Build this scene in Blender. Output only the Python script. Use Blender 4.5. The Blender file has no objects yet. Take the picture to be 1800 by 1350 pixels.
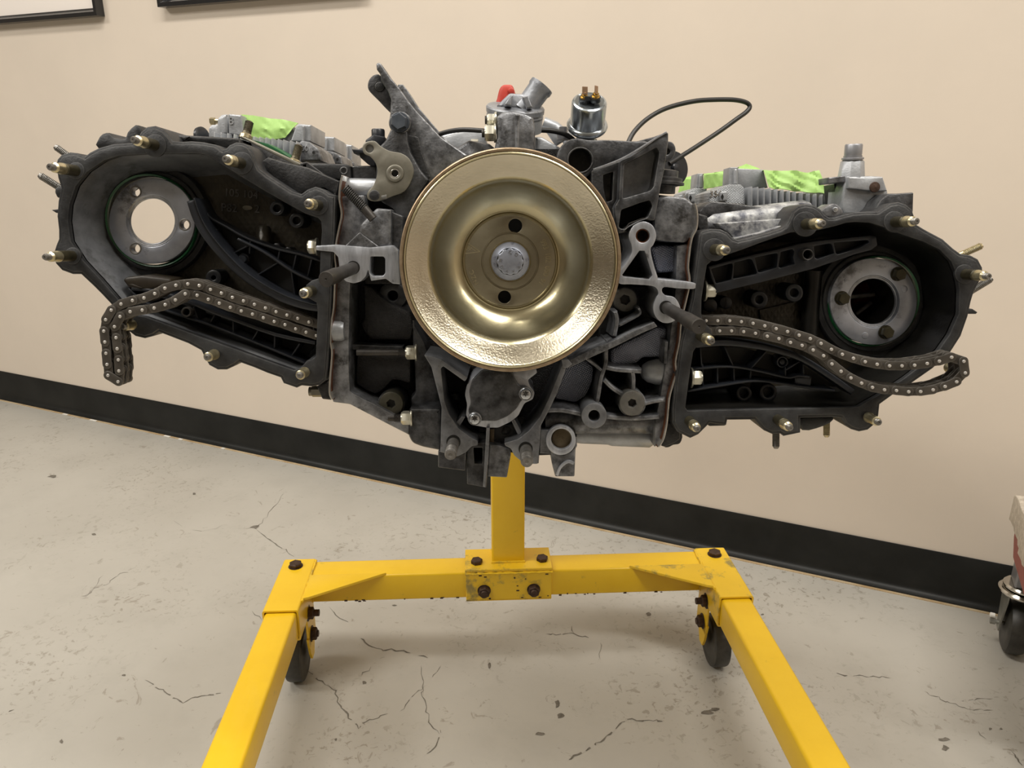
import bpy, math, random
from mathutils import Vector, Matrix
from mathutils.geometry import delaunay_2d_cdt
random.seed(7)
PI = math.pi
scene = bpy.context.scene
COL = scene.collection

# ------------------------------------------------------------------ camera
F = 1350.0
H = 0.93
PITCH = math.atan((675 - 222) / F)
CAM = Vector((0, 0, H))
cd = bpy.data.cameras.new('camera'); cd.sensor_width = 36; cd.lens = 36 * F / 1800
cd.clip_start = 0.02
camo = bpy.data.objects.new('camera', cd); COL.objects.link(camo)
camo.location = CAM; camo.rotation_euler = (PI / 2 - PITCH, 0, 0)
scene.camera = camo

# ------------------------------------------------------------------ light, exposure
scene.view_settings.view_transform = 'Standard'
scene.view_settings.look = 'None'
scene.view_settings.gamma = 1
scene.view_settings.use_curve_mapping = False
scene.view_settings.exposure = 0.0
wd = bpy.data.worlds.new('world'); scene.world = wd; wd.use_nodes = True
wd.node_tree.nodes['Background'].inputs[0].default_value = (1.0, 0.93, 0.82, 1)
wd.node_tree.nodes['Background'].inputs[1].default_value = 0.25
LIGHTS = [  # x, y, power, size x, size y
    (-0.75, 0.75, 36, 1.2, 0.30),
    (0.75, 0.05, 38, 1.2, 0.30),
    (-1.7, -0.8, 34, 1.2, 0.3),
    (2.4, -0.5, 18, 1.2, 0.3),
    (-3.2, 0.7, 62, 1.2, 0.6),
]
CEIL = 2.75
for i, (x, y, e, sx, sy) in enumerate(LIGHTS):
    ld = bpy.data.lights.new('ceiling_lamp', 'AREA'); ld.shape = 'RECTANGLE'; ld.size = sx; ld.size_y = sy
    ld.energy = e; ld.color = (1.0, 0.955, 0.885)
    lo = bpy.data.objects.new('ceiling_lamp', ld); COL.objects.link(lo)
    lo.location = (x, y, CEIL - 0.06); lo.rotation_euler = (0, 0, math.radians(-24))

# ------------------------------------------------------------------ pixel rays of the photograph (used only to measure where things stand)
cp, sp = math.cos(PITCH), math.sin(PITCH)
def ray(x, y):
    cx = (x - 900) / F; cy = -(y - 675) / F
    return Vector((cx, cp + cy * sp, -sp + cy * cp))
def onz(x, y, z):
    r = ray(x, y); return CAM + r * ((z - H) / r.z)
D0 = 0.640
AX = ray(893, 410).normalized()
r0 = ray(897, 462)
ORG = CAM + r0 * (D0 / r0.dot(AX))
E3 = -AX
E1 = Vector((1, 0, 0)); E1 = (E1 - E3 * E1.dot(E3)).normalized()
E2 = E3.cross(E1).normalized()
MENG = Matrix((E1, E2, E3)).transposed().to_4x4(); MENG.translation = ORG
def X(x, y, d):
    """point of the engine (its own frame, metres): seen at x,y, d mm behind the pulley rim"""
    d = d / 1000.0
    r = ray(x, y); p = CAM + r * ((D0 + d) / r.dot(AX)) - ORG
    return Vector((p.dot(E1), p.dot(E2), -d))
def S(d): return (D0 + d / 1000.0) / F * 1.005     # metres per pixel at depth d

# ------------------------------------------------------------------ materials
MATS = {}
def mat(name, c1, c2=None, rough=.5, metal=0., scale=30., bump=0., bscale=200., c3=None, s3=8., t3=.62, rvar=.0, detail=6, thr=(.35, .65), spec=.5, coat=0, tex=None, stretch=None, edge=None):
    if edge is None: edge = {'cast': .8, 'hous': .35, 'mach': .6, 'plat': .4, 'chai': .55}.get(name[:4], 0)
    if name[:4] == 'cast': scale *= 1.9
    if name != 'housing_in' and name.startswith(('cast_dark', 'cast_mid', 'housing_in2', 'rough_', 'plastic', 'stud', 'rubber_')):
        c1 = tuple(k * .76 for k in c1); c2 = tuple(k * .76 for k in c2) if c2 else None; c3 = tuple(k * .76 for k in c3) if c3 else None
    if name.startswith(('cast', 'housing', 'machined', 'plastic', 'ring', 'knurl', 'head_', 'bolt_st', 'zinc', 'grey', 'rough_')) and name not in ('housing_in', 'zinc_gold', 'zinc_blue', 'plastic_brown'):
        tn = lambda c: (c[0] * .955, c[1] * 1.0, c[2] * 1.10)      # bare aluminium is a touch blue
        c1 = tn(c1); c2 = tn(c2) if c2 else None; c3 = tn(c3) if c3 else None
    m = bpy.data.materials.new(name); m.use_nodes = True
    n = m.node_tree.nodes; l = m.node_tree.links; b = n['Principled BSDF']
    b.inputs['Roughness'].default_value = rough; b.inputs['Metallic'].default_value = metal
    b.inputs['Specular IOR Level'].default_value = spec
    b.inputs['Coat Weight'].default_value = coat
    tc = n.new('ShaderNodeTexCoord'); src = tc.outputs['Object']
    if stretch:
        mp = n.new('ShaderNodeMapping'); mp.inputs['Scale'].default_value = stretch; l.new(src, mp.inputs[0]); ssrc = mp.outputs[0]
    else: ssrc = src
    nz = n.new('ShaderNodeTexNoise'); nz.inputs['Scale'].default_value = scale; nz.inputs['Detail'].default_value = detail
    nz.inputs['Roughness'].default_value = .65
    l.new(ssrc, nz.inputs['Vector'])
    cr = n.new('ShaderNodeValToRGB'); cr.color_ramp.elements[0].position = thr[0]; cr.color_ramp.elements[1].position = thr[1]
    cr.color_ramp.elements[0].color = (*c1, 1); cr.color_ramp.elements[1].color = (*(c2 or c1), 1)
    l.new(nz.outputs[0], cr.inputs[0]); out = cr.outputs[0]
    if c3:
        n3 = n.new('ShaderNodeTexNoise'); n3.inputs['Scale'].default_value = s3; n3.inputs['Detail'].default_value = 8; n3.inputs['Roughness'].default_value = .7
        l.new(src, n3.inputs['Vector'])
        r3 = n.new('ShaderNodeValToRGB'); r3.color_ramp.elements[0].position = t3 - .05; r3.color_ramp.elements[1].position = t3 + .06
        r3.color_ramp.elements[0].color = (0, 0, 0, 1); r3.color_ramp.elements[1].color = (1, 1, 1, 1)
        l.new(n3.outputs[0], r3.inputs[0])
        mx = n.new('ShaderNodeMixRGB'); l.new(r3.outputs[0], mx.inputs[0]); l.new(out, mx.inputs[1]); mx.inputs[2].default_value = (*c3, 1)
        out = mx.outputs[0]
    if edge:
        bv = n.new('ShaderNodeBevel'); bv.samples = 4; bv.inputs['Radius'].default_value = .0011
        ge = n.new('ShaderNodeNewGeometry'); dt = n.new('ShaderNodeVectorMath'); dt.operation = 'DOT_PRODUCT'
        l.new(bv.outputs[0], dt.inputs[0]); l.new(ge.outputs['Normal'], dt.inputs[1])
        er = n.new('ShaderNodeMapRange'); er.inputs[1].default_value = .985; er.inputs[2].default_value = .86; er.inputs[3].default_value = 0; er.inputs[4].default_value = edge
        l.new(dt.outputs['Value'], er.inputs[0])
        en = n.new('ShaderNodeMath'); en.operation = 'MULTIPLY'; l.new(er.outputs[0], en.inputs[0]); l.new(nz.outputs[0], en.inputs[1])
        mx = n.new('ShaderNodeMixRGB'); l.new(en.outputs[0], mx.inputs[0]); l.new(out, mx.inputs[1]); mx.inputs[2].default_value = (.42, .41, .39, 1)
        out = mx.outputs[0]
    l.new(out, b.inputs['Base Color'])
    if rvar:
        mr = n.new('ShaderNodeMapRange'); mr.inputs[3].default_value = rough - rvar; mr.inputs[4].default_value = rough + rvar
        l.new(nz.outputs[0], mr.inputs[0]); l.new(mr.outputs[0], b.inputs['Roughness'])
    if bump:
        bp = n.new('ShaderNodeBump'); bp.inputs['Strength'].default_value = bump; bp.inputs['Distance'].default_value = .001
        if tex == 'knurl':
            mp = n.new('ShaderNodeMapping'); mp.inputs['Rotation'].default_value = (0, 0, .5); l.new(src, mp.inputs[0])
            v = n.new('ShaderNodeTexVoronoi'); v.inputs['Randomness'].default_value = 0.; v.inputs['Scale'].default_value = bscale
            l.new(mp.outputs[0], v.inputs['Vector']); l.new(v.outputs['Distance'], bp.inputs['Height'])
        elif tex == 'diamond':
            hs = []
            for a in (.6, -.6):
                mp = n.new('ShaderNodeMapping'); mp.inputs['Rotation'].default_value = (0, 0, a); l.new(src, mp.inputs[0])
                w = n.new('ShaderNodeTexWave'); w.inputs['Scale'].default_value = bscale; l.new(mp.outputs[0], w.inputs['Vector']); hs.append(w)
            ad = n.new('ShaderNodeMath'); ad.operation = 'MAXIMUM'; l.new(hs[0].outputs[1], ad.inputs[0]); l.new(hs[1].outputs[1], ad.inputs[1])
            l.new(ad.outputs[0], bp.inputs['Height'])
        else:
            nb = n.new('ShaderNodeTexNoise'); nb.inputs['Scale'].default_value = bscale; nb.inputs['Detail'].default_value = 4
            l.new(src, nb.inputs['Vector']); l.new(nb.outputs[0], bp.inputs['Height'])
        l.new(bp.outputs[0], b.inputs['Normal'])
    MATS[name] = m
    return m
mat('wall_paint', (.635, .56, .475), (.665, .585, .495), rough=.55, scale=3, bump=.04, bscale=90)
mat('base_rubber', (.006, .0065, .006), (.013, .0135, .0125), spec=.3, rough=.45, scale=8, bump=.05, bscale=60, c3=(.03, .03, .028), s3=22, t3=.72)
mat('glue_edge', (.38, .26, .13), (.5, .4, .26), rough=.8, scale=20)
mat('ceiling_white', (.7, .69, .66), rough=.9)
mat('frame_black', (.012, .012, .013), rough=.25, coat=.3)
mat('mat_board', (.82, .76, .71), rough=.3)
mat('print_dark', (.03, .02, .03), rough=.5)
mat('housing', (.022, .0215, .021), (.050, .049, .046), rough=.46, metal=.35, scale=45, bump=.25, bscale=500, c3=(.12, .115, .10), s3=60, t3=.70, rvar=.12)
mat('housing_in', (.018, .0155, .011), (.055, .047, .032), rough=.34, metal=.2, scale=26, bump=.22, bscale=62, tex='diamond', c3=(.075, .062, .040), s3=14, t3=.62, rvar=.1)
mat('housing_bowl', (.10, .10, .10), (.30, .295, .28), rough=.36, metal=.45, scale=16, bump=.15, bscale=260, c3=(.035, .033, .028), s3=11, t3=.60, rvar=.1)  # left inner wall: light falling on it is put into this paler colour
mat('cast', (.07, .068, .066), (.29, .285, .275), rough=.38, metal=.62, scale=38, bump=.3, bscale=420, c3=(.05, .047, .042), s3=40, t3=.60, rvar=.1)
mat('cast_mid', (.036, .035, .034), (.15, .146, .14), rough=.40, metal=.55, scale=34, bump=.35, bscale=420, c3=(.03, .028, .026), s3=30, t3=.60, rvar=.1)
mat('cast_dark', (.022, .021, .020), (.055, .053, .050), rough=.48, metal=.35, scale=34, bump=.45, bscale=430, c3=(.11, .10, .085), s3=55, t3=.71, rvar=.1)
mat('cast_stained', (.10, .10, .11), (.55, .53, .47), rough=.5, metal=.35, scale=42, bump=.3, bscale=300, c3=(.045, .045, .055), s3=36, t3=.53)
mat('cast_grey', (.20, .20, .20), (.34, .34, .335), rough=.4, metal=.5, scale=30, bump=.2, bscale=400, c3=(.12, .12, .12), s3=40, t3=.62)
mat('cast_clean', (.32, .318, .305), (.46, .455, .435), rough=.42, metal=.45, scale=26, bump=.2, bscale=500, c3=(.24, .23, .22), s3=14, t3=.66)
mat('machined', (.30, .298, .295), (.54, .535, .53), rough=.32, metal=.6, scale=34, bump=.12, bscale=300, c3=(.12, .115, .11), s3=70, t3=.66, stretch=(3, .5, 1), rvar=.08)
mat('machined_dull', (.12, .118, .115), (.26, .257, .25), rough=.4, metal=.55, scale=40, bump=.12, bscale=300, c3=(.07, .068, .06), s3=50, t3=.62, rvar=.08)
mat('ring_steel', (.32, .32, .33), (.46, .46, .47), rough=.33, metal=.65, scale=24, c3=(.14, .135, .13), s3=26, t3=.60, rvar=.08)
mat('knurled', (.20, .208, .24), (.34, .35, .40), rough=.36, metal=.55, scale=18, bump=1.0, bscale=560, tex='knurl')
mat('head_knurl', (.28, .28, .265), (.40, .395, .375), rough=.42, metal=.4, scale=18, bump=.7, bscale=700, tex='knurl')
mat('rough_black', (.008, .007, .0065), (.024, .021, .019), rough=.42, metal=.2, scale=300, bump=1.0, bscale=900, spec=.5)
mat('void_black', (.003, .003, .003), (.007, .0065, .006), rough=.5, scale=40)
mat('plastic', (.011, .012, .014), (.022, .024, .028), rough=.36, scale=40, bump=.08, bscale=300)
mat('plastic_brown', (.020, .014, .009), (.035, .027, .016), rough=.38, scale=60)
mat('rubber_black', (.012, .011, .010), (.02, .019, .018), rough=.45, scale=60)
mat('chain_steel', (.07, .062, .052), (.11, .098, .084), rough=.40, metal=.6, scale=60, c3=(.12, .105, .09), s3=90, t3=.68)
mat('pin_steel', (.66, .64, .61), rough=.34, metal=.7)
mat('zinc', (.50, .50, .48), (.62, .62, .60), rough=.25, metal=.9, scale=50)
mat('zinc_blue', (.42, .47, .52), (.52, .57, .61), rough=.2, metal=.95, scale=20)
mat('nut_cream', (.50, .48, .40), (.62, .60, .50), rough=.32, metal=.7, scale=60, c3=(.2, .17, .12), s3=90, t3=.62)
mat('zinc_gold', (.40, .34, .20), (.62, .56, .38), rough=.3, metal=.85, scale=90)
mat('pulley_gold', (.42, .375, .235), (.54, .485, .32), rough=.24, metal=1., scale=14, bump=.05, bscale=300, rvar=.05)
mat('pulley_peened', (.48, .435, .335), (.58, .53, .42), rough=.25, metal=1., scale=14, bump=.30, bscale=600, rvar=.05)
mat('pulley_hub', (.27, .24, .17), (.36, .325, .235), rough=.34, metal=.95, scale=20, bump=.06, bscale=400, rvar=.05)
mat('pulley_edge', (.30, .215, .135), (.42, .32, .21), rough=.42, metal=.8, scale=160)
mat('bolt_steel', (.30, .31, .33), (.42, .43, .46), rough=.38, metal=.8, scale=90, c3=(.16, .16, .18), s3=120, t3=.6)
mat('bolt_blue', (.085, .10, .125), (.13, .15, .18), rough=.42, metal=.7, scale=90)
mat('stud_dark', (.055, .050, .046), (.10, .092, .085), rough=.48, metal=.6, scale=80)
mat('stud_thread', (.10, .085, .055), (.2, .175, .12), rough=.4, metal=.75, scale=120)
mat('stud_oil', (.035, .030, .016), (.075, .065, .035), rough=.4, metal=.5, scale=80)
mat('stud_grey', (.20, .19, .175), (.36, .345, .32), rough=.42, metal=.75, scale=120)
mat('plug_olive', (.050, .048, .034), (.085, .080, .060), rough=.45, metal=.5, scale=60)
mat('plug_grey', (.12, .118, .11), (.19, .185, .17), rough=.45, metal=.55, scale=60, c3=(.06, .045, .03), s3=70, t3=.6)
mat('plate_olive', (.20, .19, .155), (.30, .285, .24), rough=.4, metal=.6, scale=24, bump=.08, bscale=200, c3=(.10, .095, .08), s3=40, t3=.68)
mat('gasket_copper', (.16, .06, .03), (.24, .11, .06), rough=.35, metal=.7, scale=90)
mat('gasket_steel', (.62, .60, .57), (.8, .78, .74), rough=.22, metal=.9, scale=90)
mat('oring_green', (.006, .07, .022), (.012, .11, .035), rough=.35, scale=30)
mat('brown_core', (.075, .055, .03), (.15, .115, .07), rough=.45, metal=.4, scale=120)
mat('tape_green', (.30, .50, .13), (.36, .58, .17), rough=.55, scale=18, bump=.15, bscale=120)
mat('red_rubber', (.42, .035, .022), (.50, .05, .03), rough=.45, scale=30)
mat('brass', (.62, .42, .12), (.75, .52, .18), rough=.22, metal=.95, scale=60)
mat('copper_blade', (.30, .2, .13), (.45, .3, .2), rough=.35, metal=.8, scale=60)
mat('red_lube', (.10, .006, .006), (.2, .02, .02), rough=.25, scale=80)
mat('yellow_paint', (.80, .50, .008), (.84, .54, .014), rough=.36, scale=14, bump=.1, bscale=40, c3=(.40, .28, .03), s3=34, t3=.70, coat=.15)
mat('yellow_worn', (.77, .49, .015), (.82, .53, .022), rough=.42, scale=14, bump=.12, bscale=60, c3=(.30, .23, .06), s3=20, t3=.58, coat=.1)
mat('rust_bolt', (.045, .026, .018), (.085, .05, .034), rough=.6, metal=.5, scale=160, bump=.3, bscale=600)
mat('rust_stain', (.55, .22, .02), (.72, .38, .02), rough=.5, scale=60)
mat('chip_dark', (.05, .025, .012), rough=.7)
mat('wheel_dark', (.018, .017, .014), (.045, .042, .036), rough=.45, scale=50)
mat('chrome', (.55, .53, .49), rough=.15, metal=1.)
mat('grey_steel', (.26, .25, .24), (.33, .32, .31), rough=.4, metal=.6, scale=20)
mat('galv', (.22, .22, .20), (.34, .34, .31), rough=.4, metal=.6, scale=30)
mat('red_cloth', (.29, .10, .08), (.34, .12, .10), rough=.75, scale=30)
mat('frayed', (.42, .37, .30), (.60, .54, .46), rough=.95, scale=80, bump=1, bscale=300)
mat('white_dot', (.85, .84, .80), rough=.4)
mat('crack_dark', (.10, .088, .070), (.2, .18, .15), rough=.9, scale=90)
mat('chip_white', (.75, .72, .66), rough=.8)

def floor_mat():
    m = bpy.data.materials.new('sealed_concrete'); m.use_nodes = True
    n = m.node_tree.nodes; l = m.node_tree.links; b = n['Principled BSDF']
    tc = n.new('ShaderNodeTexCoord')
    def noise(sc, det=6, ro=.6, dist=0):
        z = n.new('ShaderNodeTexNoise'); z.inputs['Scale'].default_value = sc; z.inputs['Detail'].default_value = det
        z.inputs['Roughness'].default_value = ro; z.inputs['Distortion'].default_value = dist
        l.new(tc.outputs['Object'], z.inputs['Vector']); return z.outputs[0]
    def ramp(s, a, c, v0=0., v1=1.):
        r = n.new('ShaderNodeMapRange'); r.inputs[1].default_value = a; r.inputs[2].default_value = c
        r.inputs[3].default_value = v0; r.inputs[4].default_value = v1; l.new(s, r.inputs[0]); return r.outputs[0]
    def mix(f, a, c):
        x = n.new('ShaderNodeMixRGB'); l.new(f, x.inputs[0])
        for i, v in ((1, a), (2, c)):
            if isinstance(v, tuple): x.inputs[i].default_value = (*v, 1)
            else: l.new(v, x.inputs[i])
        return x.outputs[0]
    def mul(a, c):
        x = n.new('ShaderNodeMath'); x.operation = 'MULTIPLY'; l.new(a, x.inputs[0])
        if isinstance(c, float): x.inputs[1].default_value = c
        else: l.new(c, x.inputs[1])
        return x.outputs[0]
    base = mix(ramp(noise(1.6), .35, .65), (.40, .38, .338), (.46, .44, .395))
    base = mix(ramp(noise(9, 8, .7), .5, .75, 0, .35), base, (.33, .315, .28))
    # pits and flaked coating, gathered in areas
    area = ramp(noise(2.3, 3), .46, .60)
    pits = ramp(noise(70, 4, .6, .8), .575, .63)
    base = mix(mul(mul(pits, area), .62), base, (.21, .185, .145))
    sm = ramp(noise(26, 5, .7, 1.5), .625, .67)
    base = mix(mul(sm, .55), base, (.22, .19, .15))
    l.new(base, b.inputs['Base Color'])
    b.inputs['Roughness'].default_value = .42
    l.new(ramp(noise(6), .3, .7, .32, .5), b.inputs['Roughness'])
    bp = n.new('ShaderNodeBump'); bp.inputs['Strength'].default_value = .15; bp.inputs['Distance'].default_value = .002
    l.new(noise(30, 6), bp.inputs['Height']); l.new(bp.outputs[0], b.inputs['Normal'])
    return m
MATS['floor'] = floor_mat()

# ------------------------------------------------------------------ mesh helpers
def add(name, parent, m, *gens, label=None, kind=None, sharp=38, loc=None, mw=None):
    V = []; Fc = []
    for g in gens:
        o = len(V); V += [tuple(v) for v in g[0]]; Fc += [tuple(i + o for i in f) for f in g[1]]
    me = bpy.data.meshes.new(name); me.from_pydata(V, [], Fc); me.validate()
    me.polygons.foreach_set('use_smooth', [True] * len(me.polygons))
    me.set_sharp_from_angle(angle=math.radians(sharp))
    me.materials.append(MATS[m] if isinstance(m, str) else m)
    o = bpy.data.objects.new(name, me); COL.objects.link(o)
    if parent: o.parent = parent
    if loc is not None: o.location = loc
    if label: o['label'] = label
    if kind: o['kind'] = kind
    return o
def empty(name, label, cat, mw=None, loc=None, group=None):
    o = bpy.data.objects.new(name, None); COL.objects.link(o); o.empty_display_size = .05
    if mw is not None: o.matrix_world = mw
    if loc is not None: o.location = loc
    o['label'] = label; o['category'] = cat
    if group: o['group'] = group
    return o
def tagd(o, label, cat, group=None):
    o['label'] = label; o['category'] = cat
    if group: o['group'] = group
    return o
def area2(p): return sum(p[i - 1][0] * p[i][1] - p[i][0] * p[i - 1][1] for i in range(len(p))) / 2
def rnd(p, r):
    """round the corners of a pixel loop"""
    if not r: return list(p)
    out = []; n = len(p)
    for i in range(n):
        a, b, c = Vector(p[i - 1]), Vector(p[i]), Vector(p[(i + 1) % n])
        u = a - b; w = c - b
        if u.length < 1e-6 or w.length < 1e-6: continue
        k = min(r, u.length * .45, w.length * .45)
        if abs(u.normalized().dot(w.normalized())) > .995 or k < .3: out.append(tuple(b)); continue
        s, e = b + u.normalized() * k, b + w.normalized() * k
        st = 4 if k > 3 else 3
        for j in range(st):
            t = j / (st - 1); out.append(tuple((1 - t) ** 2 * s + 2 * t * (1 - t) * b + t * t * e))
    return out
def cat(p, n=4, closed=True):
    """Catmull-Rom through the pixel loop"""
    out = []; N = len(p)
    rng = range(N) if closed else range(N - 1)
    for i in rng:
        if closed: q = [Vector(p[(i + k) % N]) for k in (-1, 0, 1, 2)]
        else: q = [Vector(p[max(0, min(N - 1, i + k))]) for k in (-1, 0, 1, 2)]
        for j in range(n):
            t = j / n
            out.append(tuple(.5 * (2 * q[1] + (q[2] - q[0]) * t + (2 * q[0] - 5 * q[1] + 4 * q[2] - q[3]) * t * t + (-q[0] + 3 * q[1] - 3 * q[2] + q[3]) * t ** 3)))
    if not closed: out.append(tuple(p[-1]))
    return out
def circ(x, y, r, n=28): return [(x + r * math.cos(2 * PI * i / n), y + r * math.sin(2 * PI * i / n)) for i in range(n)]
def hexa(x, y, r, a=0): return [(x + r * math.cos(PI / 3 * i + a), y + r * math.sin(PI / 3 * i + a)) for i in range(6)]
def inset(P, b):
    out = []; n = len(P)
    for i in range(n):
        a, c, e = P[i - 1], P[i], P[(i + 1) % n]
        u = Vector((c[0] - a[0], c[1] - a[1])); w = Vector((e[0] - c[0], e[1] - c[1]))
        if u.length < 1e-9 or w.length < 1e-9: out.append(c); continue
        nu = Vector((-u.y, u.x)).normalized(); nw = Vector((-w.y, w.x)).normalized()
        m = nu + nw
        if m.length < .3: m = nu
        m = m.normalized(); k = b / max(.55, m.dot(nu))
        out.append((c[0] + m.x * k, c[1] + m.y * k))
    return out
def uvloop(p, d, ccw):
    q = [X(a[0], a[1], d) for a in p]; q = [(v.x, v.y) for v in q]
    # drop doubled points
    z = [q[0]]
    for v in q[1:]:
        if math.hypot(v[0] - z[-1][0], v[1] - z[-1][1]) > 1e-5: z.append(v)
    if math.hypot(z[0][0] - z[-1][0], z[0][1] - z[-1][1]) < 1e-5: z.pop()
    if (area2(z) > 0) != ccw: z.reverse()
    return z
def inpoly(x, y, P):
    c = False; j = len(P) - 1
    for i in range(len(P)):
        if (P[i][1] > y) != (P[j][1] > y) and x < (P[j][0] - P[i][0]) * (y - P[i][1]) / (P[j][1] - P[i][1]) + P[i][0]: c = not c
        j = i
    return c
def prism(loops, z0, z1, bev=.001, back=True, taper=0.):
    """loops in metres (first outer ccw, then holes cw); front at z0, back at z1 (< z0)"""
    bev = min(bev, abs(z0 - z1) * .45)
    V = []; Fc = []; starts = []; fr = []
    for L in loops:
        n = len(L); s = len(V); starts.append((s, n))
        I = inset(L, bev) if bev else L
        fr.append(I)
        V += [(a, b, z0) for a, b in I]
        V += [(a, b, z0 - bev * .35) for a, b in inset(L, bev * .3)] if bev else [(a, b, z0) for a, b in I]
        V += [(a, b, z0 - bev) for a, b in L]
        LB = inset(L, -taper) if taper else L
        V += [(a, b, z1) for a, b in LB]
        for k in range(3):
            if k < 2 and not bev: continue
            for i in range(n):
                j = (i + 1) % n
                Fc.append((s + k * n + i, s + (k + 1) * n + i, s + (k + 1) * n + j, s + k * n + j))
    pts = []; eds = []; idx = []
    for L, (s, n) in zip(fr, starts):
        o = len(pts); pts += [Vector(p) * 100 for p in L]; eds += [(o + i, o + (i + 1) % n) for i in range(n)]
        idx += [(s + i, n) for i in range(n)]
    vo, eo, fo_, ov, oe, of = delaunay_2d_cdt(pts, eds, [], 1, 1e-6)
    mp = {}
    for i, v in enumerate(vo):
        if ov[i]: mp[i] = ov[i][0]
        else:      # crossing point made by the triangulation: new front and back vertices
            V.append((v.x / 100, v.y / 100, z0)); V.append((v.x / 100, v.y / 100, z1)); mp[i] = len(idx); idx.append((len(V) - 2, 1 / 3))
    idx = [(a, b) for a, b in idx]
    for t in fo_:
        t = tuple(mp[k] for k in t)
        if len(set(t)) < 3: continue
        gx = sum(V[idx[k][0]][0] for k in t) / 3; gy = sum(V[idx[k][0]][1] for k in t) / 3
        if any(inpoly(gx, gy, L) for L in fr[1:]): continue
        a, b, c = (V[idx[k][0]] for k in t)
        ar = (b[0] - a[0]) * (c[1] - a[1]) - (c[0] - a[0]) * (b[1] - a[1])
        t2 = t if ar > 0 else (t[0], t[2], t[1])
        Fc.append(tuple(idx[k][0] for k in t2))
        if back: Fc.append(tuple(int(round(idx[k][0] + 3 * idx[k][1])) for k in reversed(t2)))
    return V, Fc
def slab(loops, d0, d1, bev=.001, r=0, taper=0., back=True):
    """plate of the engine: pixel outline seen at depth d0 mm, run back to d1"""
    if not isinstance(loops[0][0], (tuple, list, Vector)): loops = [loops]
    L = [uvloop(rnd(lp, r) if len(lp) < 60 else lp, d0, i == 0) for i, lp in enumerate(loops)]
    return prism(L, -d0 / 1000, -d1 / 1000, bev, back, taper)
def strip(pts, w):
    """pixel outline of a band of width w (number or list) along a line"""
    n = len(pts); A = []; B = []
    for i in range(n):
        a = Vector(pts[max(0, i - 1)]); c = Vector(pts[min(n - 1, i + 1)]); t = (c - a).normalized(); nn = Vector((-t.y, t.x))
        ww = (w[i] if isinstance(w, (list, tuple)) else w) / 2; p = Vector(pts[i])
        A.append(tuple(p + nn * ww)); B.append(tuple(p - nn * ww))
    return A + B[::-1]
def frame_of(ax):
    ax = Vector(ax).normalized(); t = Vector((0, 0, 1)) if abs(ax.z) < .9 else Vector((0, 1, 0))
    u = ax.cross(t).normalized(); return ax, u, ax.cross(u)
def lathe(o, ax, prof, segs=28, rot=0., cap=True):
    ax, u, w = frame_of(ax); o = Vector(o); V = []; Fc = []
    for r, t in prof:
        for i in range(segs):
            a = 2 * PI * i / segs + rot
            V.append(o + ax * t + (u * math.cos(a) + w * math.sin(a)) * r)
    for k in range(len(prof) - 1):
        for i in range(segs):
            j = (i + 1) % segs
            Fc.append((k * segs + i, k * segs + j, (k + 1) * segs + j, (k + 1) * segs + i))
    if cap:
        if prof[0][0] > 1e-6: Fc.append(tuple(range(segs))[::-1])
        if prof[-1][0] > 1e-6: Fc.append(tuple((len(prof) - 1) * segs + i for i in range(segs)))
    return V, Fc
def ring(o, ax, ri, ro, t0, t1, segs=32, b=.0006):
    return lathe(o, ax, [(ri, t0), (ro - b, t0), (ro, t0 + b), (ro, t1 - b), (ro - b, t1), (ri + b, t1), (ri, t1 - b), (ri, t0)], segs, cap=False)
def thread(r, t0, t1, pitch=.0012, depth=.0004):
    p = []; t = t0
    while t < t1 - pitch * .5:
        p += [(r - depth, t), (r, t + pitch * .5)]; t += pitch
    p += [(r - depth, t1)]
    return p
def tube(pts, r, segs=10, cap=True):
    n = len(pts); P = [Vector(p) for p in pts]; V = []; Fc = []
    T = [(P[min(n - 1, i + 1)] - P[max(0, i - 1)]).normalized() for i in range(n)]
    u = frame_of(T[0])[1]
    for i in range(n):
        u = (u - T[i] * u.dot(T[i])).normalized(); w = T[i].cross(u)
        rr = r[i] if isinstance(r, (list, tuple)) else r
        for k in range(segs):
            a = 2 * PI * k / segs; V.append(P[i] + (u * math.cos(a) + w * math.sin(a)) * rr)
    for i in range(n - 1):
        for k in range(segs):
            j = (k + 1) % segs; Fc.append((i * segs + k, i * segs + j, (i + 1) * segs + j, (i + 1) * segs + k))
    if cap: Fc.append(tuple(range(segs))[::-1]); Fc.append(tuple((n - 1) * segs + k for k in range(segs)))
    return V, Fc
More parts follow.
